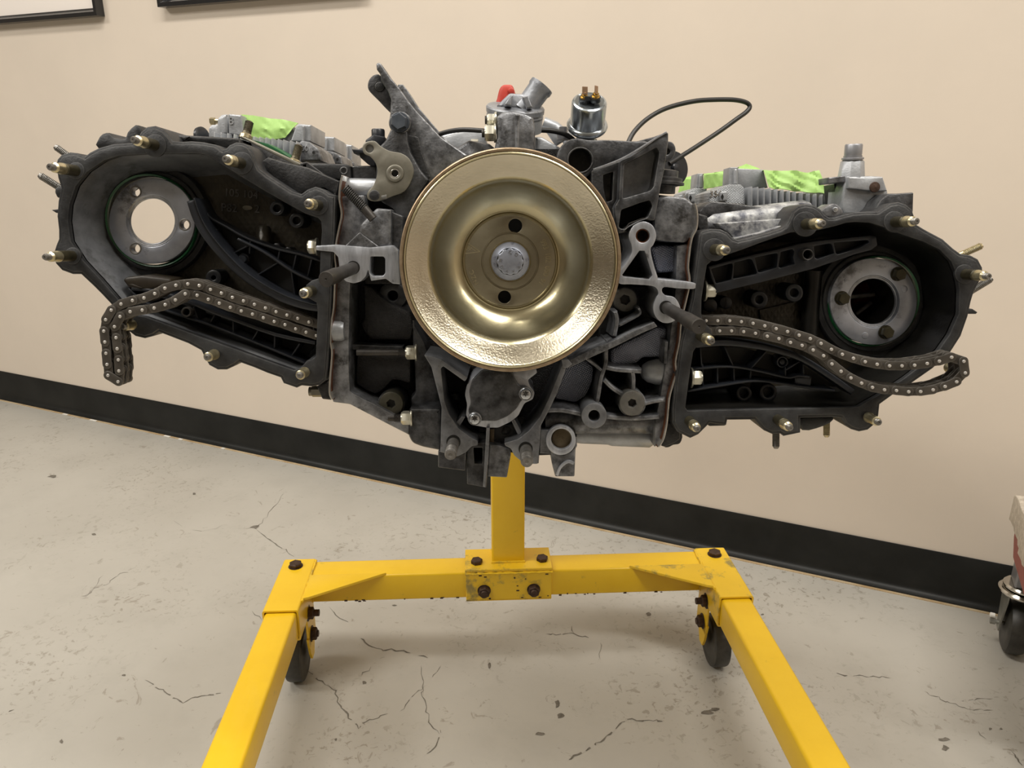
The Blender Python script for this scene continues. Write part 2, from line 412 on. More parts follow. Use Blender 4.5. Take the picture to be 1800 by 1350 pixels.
def box(c, s, b=.001, M=None):
    """bevelled box, centre c, size s, optional 3x3 rotation"""
    V = []; Fc = []; hx, hy, hz = (k / 2 for k in s); b = min(b, hx * .45, hy * .45, hz * .45)
    key = {}
    def v(p):
        k = tuple(round(q, 7) for q in p)
        if k not in key: key[k] = len(V); V.append(Vector(p))
        return key[k]
    hs = (hx, hy, hz)
    def corner(sg, ax):
        p = [sg[i] * (hs[i] - b) for i in range(3)]; p[ax] = sg[ax] * hs[ax]; return v(p)
    for ax in range(3):
        o1, o2 = (ax + 1) % 3, (ax + 2) % 3
        for sgn in (1, -1):
            q = []
            for a, c2 in ((1, 1), (-1, 1), (-1, -1), (1, -1)):
                sg = [0, 0, 0]; sg[ax] = sgn; sg[o1] = a; sg[o2] = c2; q.append(corner(sg, ax))
            Fc.append(tuple(q) if sgn > 0 else tuple(q[::-1]))
    for ax in range(3):
        o1, o2 = (ax + 1) % 3, (ax + 2) % 3
        for a in (1, -1):
            for c2 in (1, -1):
                e = []
                for s_ in (1, -1):
                    sg = [0, 0, 0]; sg[ax] = s_; sg[o1] = a; sg[o2] = c2
                    e.append((corner(sg, o1), corner(sg, o2)))
                f = (e[0][0], e[1][0], e[1][1], e[0][1])
                Fc.append(f if a * c2 < 0 else f[::-1])
    for a in (1, -1):
        for c2 in (1, -1):
            for e in (1, -1):
                f = tuple(corner((a, c2, e), k) for k in range(3)); Fc.append(f if a * c2 * e > 0 else f[::-1])
    c = Vector(c)
    if M is not None: V = [M @ p for p in V]
    return [p + c for p in V], Fc
def hexnut(o, ax, r, t, flange=0., rot=0., ft=.002):
    """hex nut; o = seat, grows along ax"""
    g = []
    t0 = 0
    if flange: g.append(lathe(o, ax, [(flange * .97, 0), (flange, ft * .3), (flange, ft * .7), (flange * .93, ft)], 24)); t0 = ft * .8
    V1 = lathe(o, ax, [(r * .96, t0), (r, t0 + t * .12), (r, t - t * .14), (r * .86, t)], 6, rot)
    g.append(V1); g.append(lathe(o, ax, [(r * .84, t - t * .1), (r * .80, t + .0003)], 24))
    return g
def text(name, parent, m, s, loc, size, rotz=0., ext=.0003, M=None):
    cu = bpy.data.curves.new(name, 'FONT'); cu.body = s; cu.size = size; cu.extrude = ext; cu.align_x = 'CENTER'; cu.align_y = 'CENTER'
    o = bpy.data.objects.new(name, cu); COL.objects.link(o)
    me = bpy.data.meshes.new_from_object(o.evaluated_get(bpy.context.evaluated_depsgraph_get()))
    bpy.data.objects.remove(o)
    me.materials.clear(); me.materials.append(MATS[m])
    o = bpy.data.objects.new(name, me); COL.objects.link(o); o.parent = parent
    o.location = loc; o.rotation_euler = (0, 0, rotz)
    if M is not None: o.matrix_local = M
    return o
# ------------------------------------------------------------------ the room
# back wall: y = K1 + K0 x, seen obliquely
K0, K1 = -0.4548, 1.7798
wdir = Vector((1, K0, 0)).normalized()            # along the wall, to the right (and nearer)
wnor = Vector((K0, -1, 0)).normalized()           # out of the wall, into the room
wp0 = Vector((0, K1, 0))
def onwall(x, y, off=0.):
    r = ray(x, y); t = ((wp0 + wnor * off - CAM).dot(wnor)) / r.dot(wnor); return CAM + r * t
RW = Matrix((wdir, -wnor, Vector((0, 0, 1)))).transposed()       # columns: along, into the wall, up
MW = RW.to_4x4(); MW.translation = wp0
def room_box(name, x0, x1, y0, y1, z0, z1, m, b=0.0):
    """box in the wall's frame (x along the wall, y into it)"""
    o = add(name, None, m, box(((x0 + x1) / 2, (y0 + y1) / 2, (z0 + z1) / 2), (x1 - x0, y1 - y0, z1 - z0), b))
    o.matrix_world = MW; o['kind'] = 'structure'
    return o
XL, XR, YF = -6.5, 4.2, -8.5
floor = room_box('floor', XL, XR, YF, 0.1, -.1, 0, 'floor')
room_box('wall_back', XL, XR, 0, .1, 0, CEIL, 'wall_paint')
room_box('wall_left', XL - .1, XL, YF, .1, 0, CEIL, 'wall_paint')
room_box('wall_right', XR, XR + .1, YF, .1, 0, CEIL, 'wall_paint')
room_box('wall_front', XL, XR, YF - .1, YF, 0, CEIL, 'wall_paint')
room_box('ceiling', XL, XR, YF, .1, CEIL, CEIL + .1, 'ceiling_white')
# rubber cove base with a coved toe
def cove(name, m, prof):
    V = []; n = len(prof)
    for x in (XL, XR):
        V += [(x, y, z) for y, z in prof]
    Fc = [(i, (i + 1) % n, n + (i + 1) % n, n + i) for i in range(n)] + [tuple(range(n))[::-1], tuple(n + i for i in range(n))]
    o = add(name, None, m, (V, Fc), sharp=60); o.matrix_world = MW; o['kind'] = 'structure'; return o
bb = cove('baseboard_back', 'base_rubber', [(0, .104), (-.0025, .105), (-.004, .103), (-.004, .022), (-.006, .012), (-.011, .006), (-.0185, .003), (-.0185, .0), (0, 0)])
gl = cove('trim_1', 'glue_edge', [(0, .0), (0, .0012), (-.026, .0012), (-.026, 0)])
for (x, y, w) in ((131, 723, .022), (181, 733, .03), (306, 762, .024), (332, 766, .015), (408, 781, .012)):
    p = onz(x, y, 0); q = MW.inverted() @ p
    o = add('paint_chip', floor, 'chip_white', box((q.x, -.024, .0012), (w, .008, .0012), .0003)); o.matrix_parent_inverse = Matrix(); 

# floor cracks: thin opened lines in the coating
def crack(pts, w=.003, nm='crack', m='crack_dark', jit=3):
    P = []
    for i in range(len(pts) - 1):
        a, b = Vector(pts[i]), Vector(pts[i + 1]); k = max(2, int((b - a).length / 6))
        for j in range(k):
            q = a.lerp(b, j / k)
            if j or i: q += Vector((random.uniform(-jit, jit), random.uniform(-jit, jit) * .7))
            P.append(onz(q.x, q.y, .0006))
    P.append(onz(pts[-1][0], pts[-1][1], .0006))
    V = []; Fc = []
    for i, p in enumerate(P):
        t = (P[min(len(P) - 1, i + 1)] - P[max(0, i - 1)]); t.z = 0; t.normalize(); nn = Vector((-t.y, t.x, 0))
        ww = w * random.uniform(.15, 1) * (.3 if i in (0, len(P) - 1) else 1) / 2
        V += [p + nn * ww, p - nn * ww]
        if i and random.random() < .9: Fc.append((2 * i - 2, 2 * i - 1, 2 * i + 1, 2 * i))
    V = [MW.inverted() @ v for v in V]
    return add(nm, floor, m, (V, Fc))
for pts, w in (
    ([(498, 868), (488, 885), (470, 908), (450, 927)], .003), ([(450, 927), (425, 929)], .002), ([(450, 930), (462, 942), (490, 958), (517, 978)], .0045),
    ([(400, 923), (365, 931), (333, 934)], .0022), ([(305, 915), (320, 925)], .002), ([(240, 997), (205, 1012), (180, 1030), (142, 1048)], .0022),
    ([(255, 1195), (285, 1213), (322, 1234), (350, 1224), (388, 1218)], .0042), ([(540, 1178), (562, 1195), (588, 1215), (597, 1240), (615, 1262), (630, 1281)], .0055),
    ([(630, 1281), (645, 1268), (682, 1254)], .0035), ([(634, 1122), (650, 1134), (668, 1141), (700, 1143), (722, 1148)], .006), ([(735, 1152), (752, 1156)], .005),
    ([(578, 1066), (592, 1082), (612, 1093)], .004), ([(652, 1172), (640, 1182), (628, 1188)], .003), ([(760, 1190), (775, 1170)], .003),
    ([(1172, 1266), (1120, 1267), (1105, 1263), (1080, 1280), (1060, 1300), (1032, 1318), (1000, 1335)], .0065), ([(960, 1114), (985, 1116), (1005, 1112), (1035, 1121)], .004),
    ([(1005, 1100), (1008, 1112)], .003), ([(1098, 1135), (1118, 1140)], .003), ([(1471, 1183), (1490, 1187)], .006), ([(1500, 1188), (1530, 1188), (1565, 1192)], .003),
    ([(1625, 1215), (1660, 1232), (1700, 1246)], .003), ([(1720, 1285), (1735, 1300)], .003), ([(740, 1170), (744, 1230), (755, 1270), (772, 1290)], .003),
    ([(774, 1283), (768, 1310), (750, 1325)], .003), ([(443, 1074), (460, 1090)], .004), ([(1055, 1130), (1056, 1160)], .002), ([(700, 1255), (735, 1215), (750, 1205)], .002),
    ([(0, 1257), (25, 1247)], .005), ([(180, 1012), (150, 1050)], .0015), ([(1690, 1232), (1745, 1228)], .0025), ([(1700, 1246), (1745, 1248)], .0025), ([(1778, 1320), (1797, 1345)], .006)):
    crack(pts, w * .62)
for (x, y, a, b) in ((92, 837, 9, 3), (341, 868, 3, 2), (165, 939, 4, 2), (448, 926, 9, 4), (1245, 1253, 14, 5), (1256, 1247, 10, 3), (218, 1187, 4, 2), (1741, 1281, 4, 3), (1760, 1281, 3, 2), (108, 1303, 4, 4),
                     (1660, 1300, 10, 5), (1662, 1315, 7, 6), (1140, 1080, 5, 4), (980, 1236, 5, 9), (985, 1258, 7, 5), (950, 1290, 9, 4), (1340, 1080, 3, 2), (693, 1064, 5, 2), (640, 1200, 4, 3), (590, 1300, 3, 3), (860, 1170, 3, 6)):
    pp = []
    n = 9
    for i in range(n):
        k = random.uniform(.55, 1.15); q = onz(x + a * k * math.cos(2 * PI * i / n), y + b * k * math.sin(2 * PI * i / n), .0005); pp.append(MW.inverted() @ q)
    add('floor_chip', floor, 'crack_dark', (pp, [tuple(range(n))[::-1]]))

# ------------------------------------------------------------------ pictures on the wall
def picture(cx, by, label, w, h, right_edge=None, left_edge=None, bw=.020):
    o = empty('picture_frame', label, 'picture', mw=MW @ Matrix.Translation((cx, 0, by)), group='framed pictures on the back wall')
    th = .026
    def bar(name, pts):
        # a mitred moulding: outline in x,z, thickness out of the wall with a stepped profile
        V = []; Fc = []
        for y, k in ((0, 0.), (-th, 0.), (-th, .55), (-th * .8, .62), (-th * .62, 1.)):
            pass
        return None
    prof = [(0, -.001), (0, -th), (.010, -th), (.012, -th * .85), (.017, -th * .7), (bw, -th * .62), (bw, -.001)]
    corners = [(-w / 2, 0, 1, 1), (w / 2, 0, -1, 1), (w / 2, h, -1, -1), (-w / 2, h, 1, -1)]
    for k in range(4):
        a = corners[k]; b = corners[(k + 1) % 4]; V = []
        for c in (a, b):
            V += [(c[0] + c[2] * t, y, c[1] + c[3] * t) for t, y in prof]
        n = len(prof); Fc = [(i, (i + 1) % n, n + (i + 1) % n, n + i) for i in range(n)] + [tuple(range(n)), tuple(n + i for i in range(n))[::-1]]
        add('frame_rail', o, 'frame_black', (V, Fc), sharp=25)
    add('mat_board', o, 'mat_board', box((0, -.010, h / 2), (w - bw * 2 + .002, .003, h - bw * 2 + .002), .0002))
    add('print', o, 'print_dark', box((0, -.0122, h / 2), (w * .62, .001, h * .62), .0001))
    return o
q = MW.inverted() @ onwall(170, 27, .026); w1 = .56
picture(q.x - w1 / 2, q.z, 'black framed picture with a wide white mat board, top left corner of the photo', w1, .42)
q = MW.inverted() @ onwall(277, 12.5, .026); q2 = MW.inverted() @ onwall(640, -7, .026)
picture((q.x + q2.x) / 2, q.z, 'black framed picture on the beige wall, second from the left, showing only its lower rail', q2.x - q.x, .42)

# ------------------------------------------------------------------ engine stand
YAW = math.radians(3.0)
MS = Matrix.Translation((-.007, 1.206, 0)) @ Matrix.Rotation(YAW, 4, 'Z')
stand = empty('engine_stand', 'yellow painted steel engine stand on casters carrying the engine', 'engine stand', mw=MS)
ZT = .185; T = .052; SK = .058
def sqtube(name, p0, p1, w, wall=.003, m='yellow_paint', b=.004, parent=stand, up=(0, 0, 1)):
    """square tube with rounded edges and open ends"""
    p0, p1 = Vector(p0), Vector(p1); t = (p1 - p0).normalized(); upv = Vector(up); s = t.cross(upv).normalized(); u = s.cross(t)
    def sec(h, r):
        out = []
        for cx_, cy_, a0 in ((1, 1, 0), (-1, 1, 90), (-1, -1, 180), (1, -1, 270)):
            for a in (0, 30, 60, 90):
                an = math.radians(a0 + a); out.append((cx_ * (h - r) + r * math.cos(an), cy_ * (h - r) + r * math.sin(an)))
        return out
    So = sec(w / 2, b); Si = sec(w / 2 - wall, max(.0005, b - wall * .6)); n = len(So); V = []
    for p in (p0, p1):
        for L in (So, Si): V += [p + s * x + u * y for x, y in L]
    Fc = []
    for i in range(n):
        j = (i + 1) % n
        Fc += [(i, j, 2 * n + j, 2 * n + i), (n + j, n + i, 3 * n + i, 3 * n + j), (i, n + i, n + j, j), (2 * n + i, 2 * n + j, 3 * n + j, 3 * n + i)]
    return add(name, parent, m, (V, Fc), sharp=50)
sqtube('crossbeam', (-.350, 0, ZT - T / 2), (.350, 0, ZT - T / 2), T)
for sx in (-1, 1):
    so = sqtube('leg_socket', (sx * .375, .029, ZT - .026), (sx * .375, -.127, ZT - .026), SK, m='yellow_worn' if sx > 0 else 'yellow_paint')
    add('end_cap', so, 'yellow_worn', box((sx * .375, .0275, ZT - .026), (SK - .005, .003, SK - .005), .001))
    # weld bead between socket and beam
    bx = sx * (.375 - SK / 2)
    for (a, b_) in (((bx, .026, ZT + .001), (bx, -.10, ZT + .001)), ((bx, -.0265, ZT), (bx, -.0265, ZT - .05))):
        P = []
        for i in range(26):
            t = i / 25; p = Vector(a).lerp(Vector(b_), t); P.append(p + Vector((random.uniform(-.0008, .0008), 0, random.uniform(-.0006, .0006))))
        add('weld_bead', so, 'yellow_worn', tube(P, [.0022 + random.uniform(-.0006, .0006) for _ in P], 6))
    leg = sqtube('leg', (sx * .375, -.09, ZT - .0275), (sx * .375, -.93, ZT - .0275), T - .001, b=.0055)
    # gusset plate
    tri = [(sx * .346, -.024), (sx * .215, -.024), (sx * .222, -.0275), (sx * .338, -.092), (sx * .346, -.094)]
    if area2(tri) < 0: tri.reverse()
    add('gusset_plate', stand, 'yellow_worn' if sx > 0 else 'yellow_paint', prism([tri], ZT + .0035, ZT - .001, .0008))
    # head bolt on top
    bo = Vector((sx * .378 if sx > 0 else -.378, .006, ZT + .003))
    b_ = add('bolt', stand, 'rust_bolt', lathe(bo, (0, 0, 1), [(.011, 0), (.0115, .0012), (.0115, .006), (.0098, .0075)], 6, .3 * sx), lathe(bo, (0, 0, 1), [(.0128, -.001), (.0128, .0006)], 20), label='dark rusty hex bolt')
    add('rust_stain', b_, 'rust_stain', lathe(bo + Vector((0, 0, -.0008)), (0, 0, 1), [(.0165, -.0002), (.0165, .0003)], 20))
    # rear caster: yellow fork plates below the socket with a wheel and two bolts
    ca = add('caster_fork', stand, 'yellow_paint',
             *[box((sx * (.375 - dx), -.045, .103), (.004, .055, .062), .001) for dx in (.026, -.026)])
    wz = .047
    fork = []
    for dx in (.026, -.026):
        out = [(-.024, .0), (.024, .0), (.016, -.034), (.008, -.050), (-.008, -.050), (-.016, -.034)]
        V = [(sx * (.375 - dx) + e, -.052 + y, .092 + z) for e in (-.002, .002) for y, z in out]
        n = len(out); Fc = [(i, (i + 1) % n, n + (i + 1) % n, n + i) for i in range(n)] + [tuple(range(n))[::-1], tuple(n + i for i in range(n))]
        fork.append((V, Fc))
    for g_ in fork: add('fork_plate', ca, 'yellow_paint', g_)
    ax = Vector((1, 0, 0))
    wh = add('wheel', stand, 'wheel_dark', lathe(Vector((sx * .375, -.052, wz)) - ax * .016, ax, [(.010, -.001), (.022, 0), (.034, .002), (.040, .001), (.0455, .003), (.047, .007), (.047, .025), (.0455, .029), (.040, .031), (.034, .030), (.022, .032), (.010, .033)], 40), label='dark worn caster wheel')
    for (yy, zz, rr) in ((-.062, .137, .0105), (-.052, .088, .011)):
        q = Vector((sx * (.375 - .028), yy, zz))
        add('bolt', stand, 'rust_bolt', lathe(q, (-sx, 0, 0), [(.014, -.001), (.014, .001)], 20), lathe(q, (-sx, 0, 0), [(rr, .001), (rr, .008), (rr * .85, .0095)], 6), lathe(q, (-sx, 0, 0), thread(.006, .009, .019 if zz > .1 else .012), 14), label='dark rusty hex bolt')
    # front casters at the leg ends (out of the picture)
    fy = -.90
    add('swivel_plate', stand, 'galv', box((sx * .375, fy, .129), (.06, .06, .006), .001), ring(Vector((sx * .375, fy, .116)), (0, 0, 1), .008, .024, 0, .010))
    for dx in (-.022, .022): add('fork_plate', stand, 'galv', box((sx * .375 + dx, fy, .085), (.003, .04, .07), .001))
    add('wheel', stand, 'wheel_dark', lathe(Vector((sx * .375, fy, wz)) - ax * .016, ax, [(.010, 0), (.040, .001), (.0455, .003), (.047, .007), (.047, .025), (.0455, .029), (.040, .031), (.010, .032)], 32))
# centre joint
add('joint_sleeve', stand, 'yellow_worn', box((0, -.0275, ZT - .0275), (.152, .006, .054), .0015), box((0, .0285, ZT - .0275), (.152, .006, .054), .0015), box((0, 0, ZT - .0555), (.152, .058, .004), .001))
add('top_plate', stand, 'yellow_worn', box((0, .006, ZT + .004), (.154, .070, .006), .001))
P = [Vector((-.077 + .154 * i / 40, -.0295, ZT - .001 + random.uniform(-.0006, .0006))) for i in range(41)]
add('weld_bead', stand, 'yellow_worn', tube(P, [.0022 + random.uniform(-.0007, .0007) for _ in P], 6))
for px, py in ((838, 986), (953, 981)):
    q = MS.inverted() @ onz(px, py, ZT + .011); q.z = ZT + .007
    b_ = add('bolt', stand, 'rust_bolt', lathe(q, (0, 0, 1), [(.010, 0), (.0104, .001), (.0104, .0062), (.009, .0075)], 6, .2), label='rusty hex bolt')
    add('rust_stain', b_, 'rust_stain', lathe(q - Vector((0, 0, .0004)), (0, 0, 1), [(.0145, -.0002), (.0145, .0003)], 20))
    add('bolt_end', stand, 'rust_bolt', lathe(Vector((q.x, -.005, ZT - .057)), (0, 0, -1), [(.006, 0), (.006, .006), (.005, .007)], 16))
for px, py in ((851, 1038), (938, 1036)):
    r = MS.inverted().to_3x3() @ ray(px, py); c0 = MS.inverted() @ CAM; t = (-.0305 - c0.y) / r.y; q = c0 + r * t
    add('nut', stand, 'rust_bolt', lathe(q, (0, -1, 0), [(.0118, 0), (.0118, .0015)], 24), lathe(q, (0, -1, 0), [(.0105, .0015), (.011, .003), (.011, .0085), (.0092, .010)], 6, .3),
        lathe(q, (0, -1, 0), thread(.0062, .0095, .015), 16), label='dark hex nut with protruding bolt end')
# little paint chips on the beam
for k in range(34):
    xx = random.choice([-1, 1]) * random.uniform(.08, .30) if k < 22 else random.uniform(-.07, .07)
    yy = -.0262 if k < 22 else -.0307
    zz = ZT - .052 + random.uniform(0, .003) if k < 26 else ZT - random.uniform(.004, .05)
    add('paint_chip', stand, 'chip_dark', box((xx, yy, zz), (random.uniform(.002, .006), .0006, random.uniform(.0015, .0032)), .0001))
# post
sqtube('post', (0, .022, ZT + .004), (0, .022, .80), SK, b=.004, up=(0, 1, 0))
P = [Vector((-.03 + .06 * i / 20, -.0075, ZT + .008 + random.uniform(-.0004, .0004))) for i in range(21)]
add('weld_bead', stand, 'yellow_worn', tube(P, .0022, 6))
# rotating head behind the engine
ME2S = MS.inverted() @ MENG
hc = Vector((0, -.0015, -.56)); zb = -.43
R3 = ME2S.to_3x3()
def engs(g): return [ME2S @ Vector(v) for v in g[0]], g[1]
add('head_tube', stand, 'yellow_paint', engs(lathe((0, 0, -.66), (0, 0, 1), [(.040, 0), (.040, .20)], 32)))
add('mounting_plate', stand, 'stud_dark', engs(lathe((0, 0, -.47), (0, 0, 1), [(.085, 0), (.085, .010)], 40)), label='dark round mounting plate')
for k in range(4):
    a = PI / 4 + k * PI / 2
    add('mounting_arm', stand, 'stud_dark', engs(tube([(.06 * math.cos(a), .06 * math.sin(a), -.452), (.115 * math.cos(a), .115 * math.sin(a), -.452)], .014, 12)), engs(tube([(.115 * math.cos(a), .115 * math.sin(a), -.455), (.115 * math.cos(a), .115 * math.sin(a), -.418)], .013, 12)))

# ------------------------------------------------------------------ low cart on the right edge
pw = onz(1774, 1141, 0)
Md = Matrix.Translation((pw.x, pw.y, 0)) @ Matrix.Rotation(math.atan2(K0, 1), 4, 'Z')
dolly = empty('wheeled_cart', 'low grey cart on swivel casters with red side and frayed top at the right edge', 'cart', mw=Md)
R_ = .052
def strip_solid(pts, ax, e, off=0.):
    """thin plate: outline pts (2D) in the plane across axis ax"""
    V = []; n = len(pts)
    for k in (off, off + e):
        for a, b in pts: V.append({0: (k, a, b), 1: (a, k, b)}[ax])
    return V, [(i, (i + 1) % n, n + (i + 1) % n, n + i) for i in range(n)] + [tuple(range(n))[::-1], tuple(n + i for i in range(n))]
for k, (xx, yy) in enumerate(((0, 0), (.03, -.33), (.42, 0), (.42, -.33))):
    T_ = Vector((xx, yy, 0))
    add('wheel', dolly, 'wheel_dark', lathe(T_ + Vector((-.019, 0, R_)), (1, 0, 0), [(.008, 0), (.034, .001), (.043, .002), (.049, .005), (R_, .012), (R_, .026), (.049, .033), (.043, .036), (.034, .037), (.008, .038)], 44), label='dark rubber caster wheel')
    for s_ in (-1, 1):
        g_ = strip_solid([(-.030, .125), (.026, .125), (.026, .118), (.014, .060), (.010, .040), (-.010, .040), (-.014, .060), (-.030, .110)], 0, .0025)
        add('caster_fork', dolly, 'galv', ([Vector(v) + T_ + Vector((s_ * .027, 0, 0)) for v in g_[0]], g_[1]), label='grey steel fork')
    add('axle_bolt', dolly, 'galv', lathe(T_ + Vector((-.040, 0, R_)), (1, 0, 0), [(.006, 0), (.006, .008)], 6), lathe(T_ + Vector((-.038, 0, R_)), (1, 0, 0), [(.004, 0), (.004, .076)], 12))
    add('end_cap', dolly, 'white_dot', lathe(T_ + Vector((-.0405, 0, R_ + .012)), (-1, 0, 0), [(.0045, -.006), (.0045, .001), (.003, .002)], 14), label='small white cap')
    for z_, r_ in ((.122, .040), (.132, .034)): add('swivel_ring', dolly, 'chrome', ring(T_ + Vector((0, 0, z_)), (0, 0, 1), .006, r_, 0, .009, 40, .003), label='bright steel swivel ring')
    add('post', dolly, 'grey_steel', box(T_ + Vector((.002, 0, .197)), (.044, .044, .115), .003))
add('side_panel', dolly, 'red_cloth', strip_solid([(.0, .255), (-.002, .232), (-.030, .205), (-.24, .200), (-.26, .255)], 0, .003, -.034), label='faded red panel')
pts = []
for i in range(90):
    t = i / 90 * 4
    a, b, c, d_ = (-.042, .028), (-.042, -.36), (.46, -.36), (.46, .028)
    q = [(a, b), (b, c), (c, d_), (d_, a)][int(t)]; f = t - int(t)
    pts.append((q[0][0] + (q[1][0] - q[0][0]) * f + random.uniform(-.004, .004), q[0][1] + (q[1][1] - q[0][1]) * f + random.uniform(-.004, .004)))
if area2(pts) < 0: pts.reverse()
add('deck', dolly, 'frayed', prism([pts], .302, .252, .004), label='frayed pale board top')
# ------------------------------------------------------------------ the engine
eng = empty('engine', 'disassembled flat-six car engine with gold crank pulley, chains hanging out, mounted on the yellow stand', 'engine', mw=MENG)
FWD = Vector((0, 0, 1)); RT = Vector((1, 0, 0)); UP = Vector((0, 1, 0))

# ---- crankcase: dark body, then ribs, webs and machined faces at the front
case = add('crankcase', eng, 'rough_black', slab([(590, 345), (612, 300), (700, 282), (800, 262), (1000, 262), (1090, 300), (1160, 345), (1212, 360), (1205, 480), (1190, 600), (1165, 770), (1098, 776), (1020, 764), (960, 792), (940, 800), (780, 782), (722, 766), (612, 700), (588, 690)], 122, 430, 0, 3))
def cs(name, m, *a, **k):
    lab = k.pop('label', None); par = k.pop('parent', eng)
    return add(name, par, m, *a, label=lab)

# left side: end flange, raised rough panels, stud tunnels
cs('end_flange', 'cast', slab([(601, 345), (640, 343), (650, 420), (640, 470), (616, 492), (614, 540), (613, 600), (613, 650), (615, 688), (640, 702), (656, 709), (690, 728), (719, 742), (719, 765), (680, 745), (615, 711), (585, 707), (583, 640), (584, 560), (590, 480), (596, 400)], 74, 130, .0012, 2, taper=.0))
cs('flange_boss', 'cast_clean', lathe(X(584, 581, 78), RT, [(.0100, 0), (.0102, .009), (.0088, .012)], 28), label='bright cast boss')
cs('rough_panel', 'rough_black', slab([(638, 498), (655, 505), (668, 520), (690, 535), (722, 548), (726, 575), (722, 598), (652, 598), (640, 585), (634, 568), (640, 560)], 98, 124, .003, 5, taper=.002))
cs('rough_panel', 'rough_black', slab([(628, 618), (722, 621), (722, 676), (703, 670), (690, 668), (676, 684), (660, 694), (640, 685), (624, 674)], 96, 124, .003, 5, taper=.002))
cs('casting_web', 'cast_mid', slab([(612, 605), (708, 609), (708, 618), (612, 614)], 92, 124, .001, 1))
cs('case_wall', 'cast_mid', slab([(722, 560), (745, 600), (762, 650), (772, 700), (775, 742), (722, 742), (722, 700), (730, 690), (728, 640)], 100, 126, .003, 3, taper=.002))
cs('case_block', 'cast_mid', slab([(719, 718), (775, 718), (778, 794), (742, 787), (724, 780), (717, 766)], 72, 130, .004, 6, taper=.001))
cs('case_block', 'rough_black', slab([(640, 345), (700, 345), (702, 500), (640, 500)], 100, 124, .002, 3))
# sump-side stud rods with nuts
def side_nut(px, py, d, dirx, r=.0068, L=.0105, fl=.0082, m='nut_cream', rot=.35, thr=.010, nm='nut', rod=0, lab='bright zinc flange nut'):
    o = X(px, py, d); a = RT * dirx
    n_ = add(nm, eng, m, *hexnut(o, a, r, L, flange=fl, rot=rot), label=lab)
    if thr: add('stud', n_, 'stud_dark', lathe(o + a * L * .9, a, thread(.0040, 0, thr) + ([(.0034, thr), (.0034, thr + rod)] if rod else []), 16))
    return n_
side_nut(733.5, 619.5, 84, -1, thr=.008, rod=.040)
side_nut(725.5, 734.5, 76, -1, thr=.008, rod=.006)
# plugs
def plug(px, py, d, r, m, hr=.36, lab=None, deep=5):
    rp = r
    p = add('screw_plug', eng, m, slab([circ(px, py, rp, 36), hexa(px, py, rp * hr, .3)], d, d + 14, .0012), label=lab)
    add('socket', p, 'void_black', slab([circ(px, py, rp * .8, 20)], d + deep, d + deep + 2, 0))
    return p
plug(687, 710, 80, 21.5, 'plug_olive', .36, 'dark olive socket plug')
plug(1099, 527, 88, 21.5, 'plug_grey', .42, 'grey hex socket plug')
plug(1111.5, 709, 66, 22.5, 'plug_grey', .34, 'brown stained hex socket plug')
cs('plug_seat', 'cast', slab([circ(1111.5, 709, 24.5, 36)], 72, 122, .001))
cs('plug_seat', 'cast_dark', slab([circ(687, 712, 25, 36)], 88, 122, .002))
cs('plug_seat', 'cast_dark', slab([circ(1099, 529, 26, 36)], 97, 122, .002))
cs('bearing_hole', 'cast_dark', slab([circ(690, 520, 25, 36), circ(690, 520, 9, 18)], 104, 124, .002))
cs('ring_boss', 'machined_dull', slab([circ(1044.5, 731, 22.5, 40), circ(1044.5, 731, 10, 24)], 64, 122, .0008), slab([circ(1036, 716, 1.6, 8)], 63.7, 66, 0), label='grey ring boss with bore')
cs('bore', 'void_black', slab([circ(1044.5, 731, 12, 24)], 84, 90, 0))

# centre bracket: V-shaped machined arms
vd = 62
cs('front_web', 'machined_dull', slab([[(745, 624), (758, 626), (776, 632), (822, 664), (817, 671), (779, 644), (775, 648), (781, 704), (789, 728), (806, 753), (826, 768), (840, 775), (840, 783), (829, 785), (820, 795), (804, 803), (774, 795), (775, 750), (776, 716), (758, 645)]], vd, 122, .0009, 2))
cs('front_web', 'machined_dull', slab([[(996, 646), (980, 690), (966, 720), (951, 748), (949, 780), (947, 800), (945, 816), (936, 816), (916, 811), (904, 801), (898, 789), (888, 784), (886, 779), (910, 772), (930, 757), (949, 733), (965, 700), (989, 640), (988, 634), (999, 632)]], vd, 122, .0009, 2))
cs('foot', 'cast_mid', slab([(770, 792), (803, 800), (820, 792), (818, 828), (770, 822)], 66, 112, .0015, 2))
cs('foot', 'cast_mid', slab([[(821, 786), (828, 780), (855, 778), (855, 857), (821, 851)], [(832, 787), (848, 787), (848, 815), (834, 815)]], 70, 112, .0005, 1.5))
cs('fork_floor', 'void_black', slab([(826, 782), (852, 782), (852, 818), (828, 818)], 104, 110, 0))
cs('centre_rib', 'machined_dull', slab([(855, 752), (861, 752), (859, 800), (853, 857), (849, 856), (852, 800)], 62, 122, .0006, .8))
cs('foot', 'cast', slab([(860, 781), (880, 783), (897, 789), (898, 800), (891, 840), (856, 838)], 70, 120, .0015, 2))
cs('foot', 'cast_dark', slab([(855, 750), (905, 745), (920, 770), (897, 792), (860, 782)], 82, 120, .002, 2))
cs('foot', 'cast', slab([(916, 806), (948, 800), (947, 815), (936, 816), (920, 812)], 70, 118, .001, 1))
cs('rust_streak', 'brown_core', slab([(861, 754), (869, 754), (868, 781), (861, 781)], 79, 84, .0004, .6))
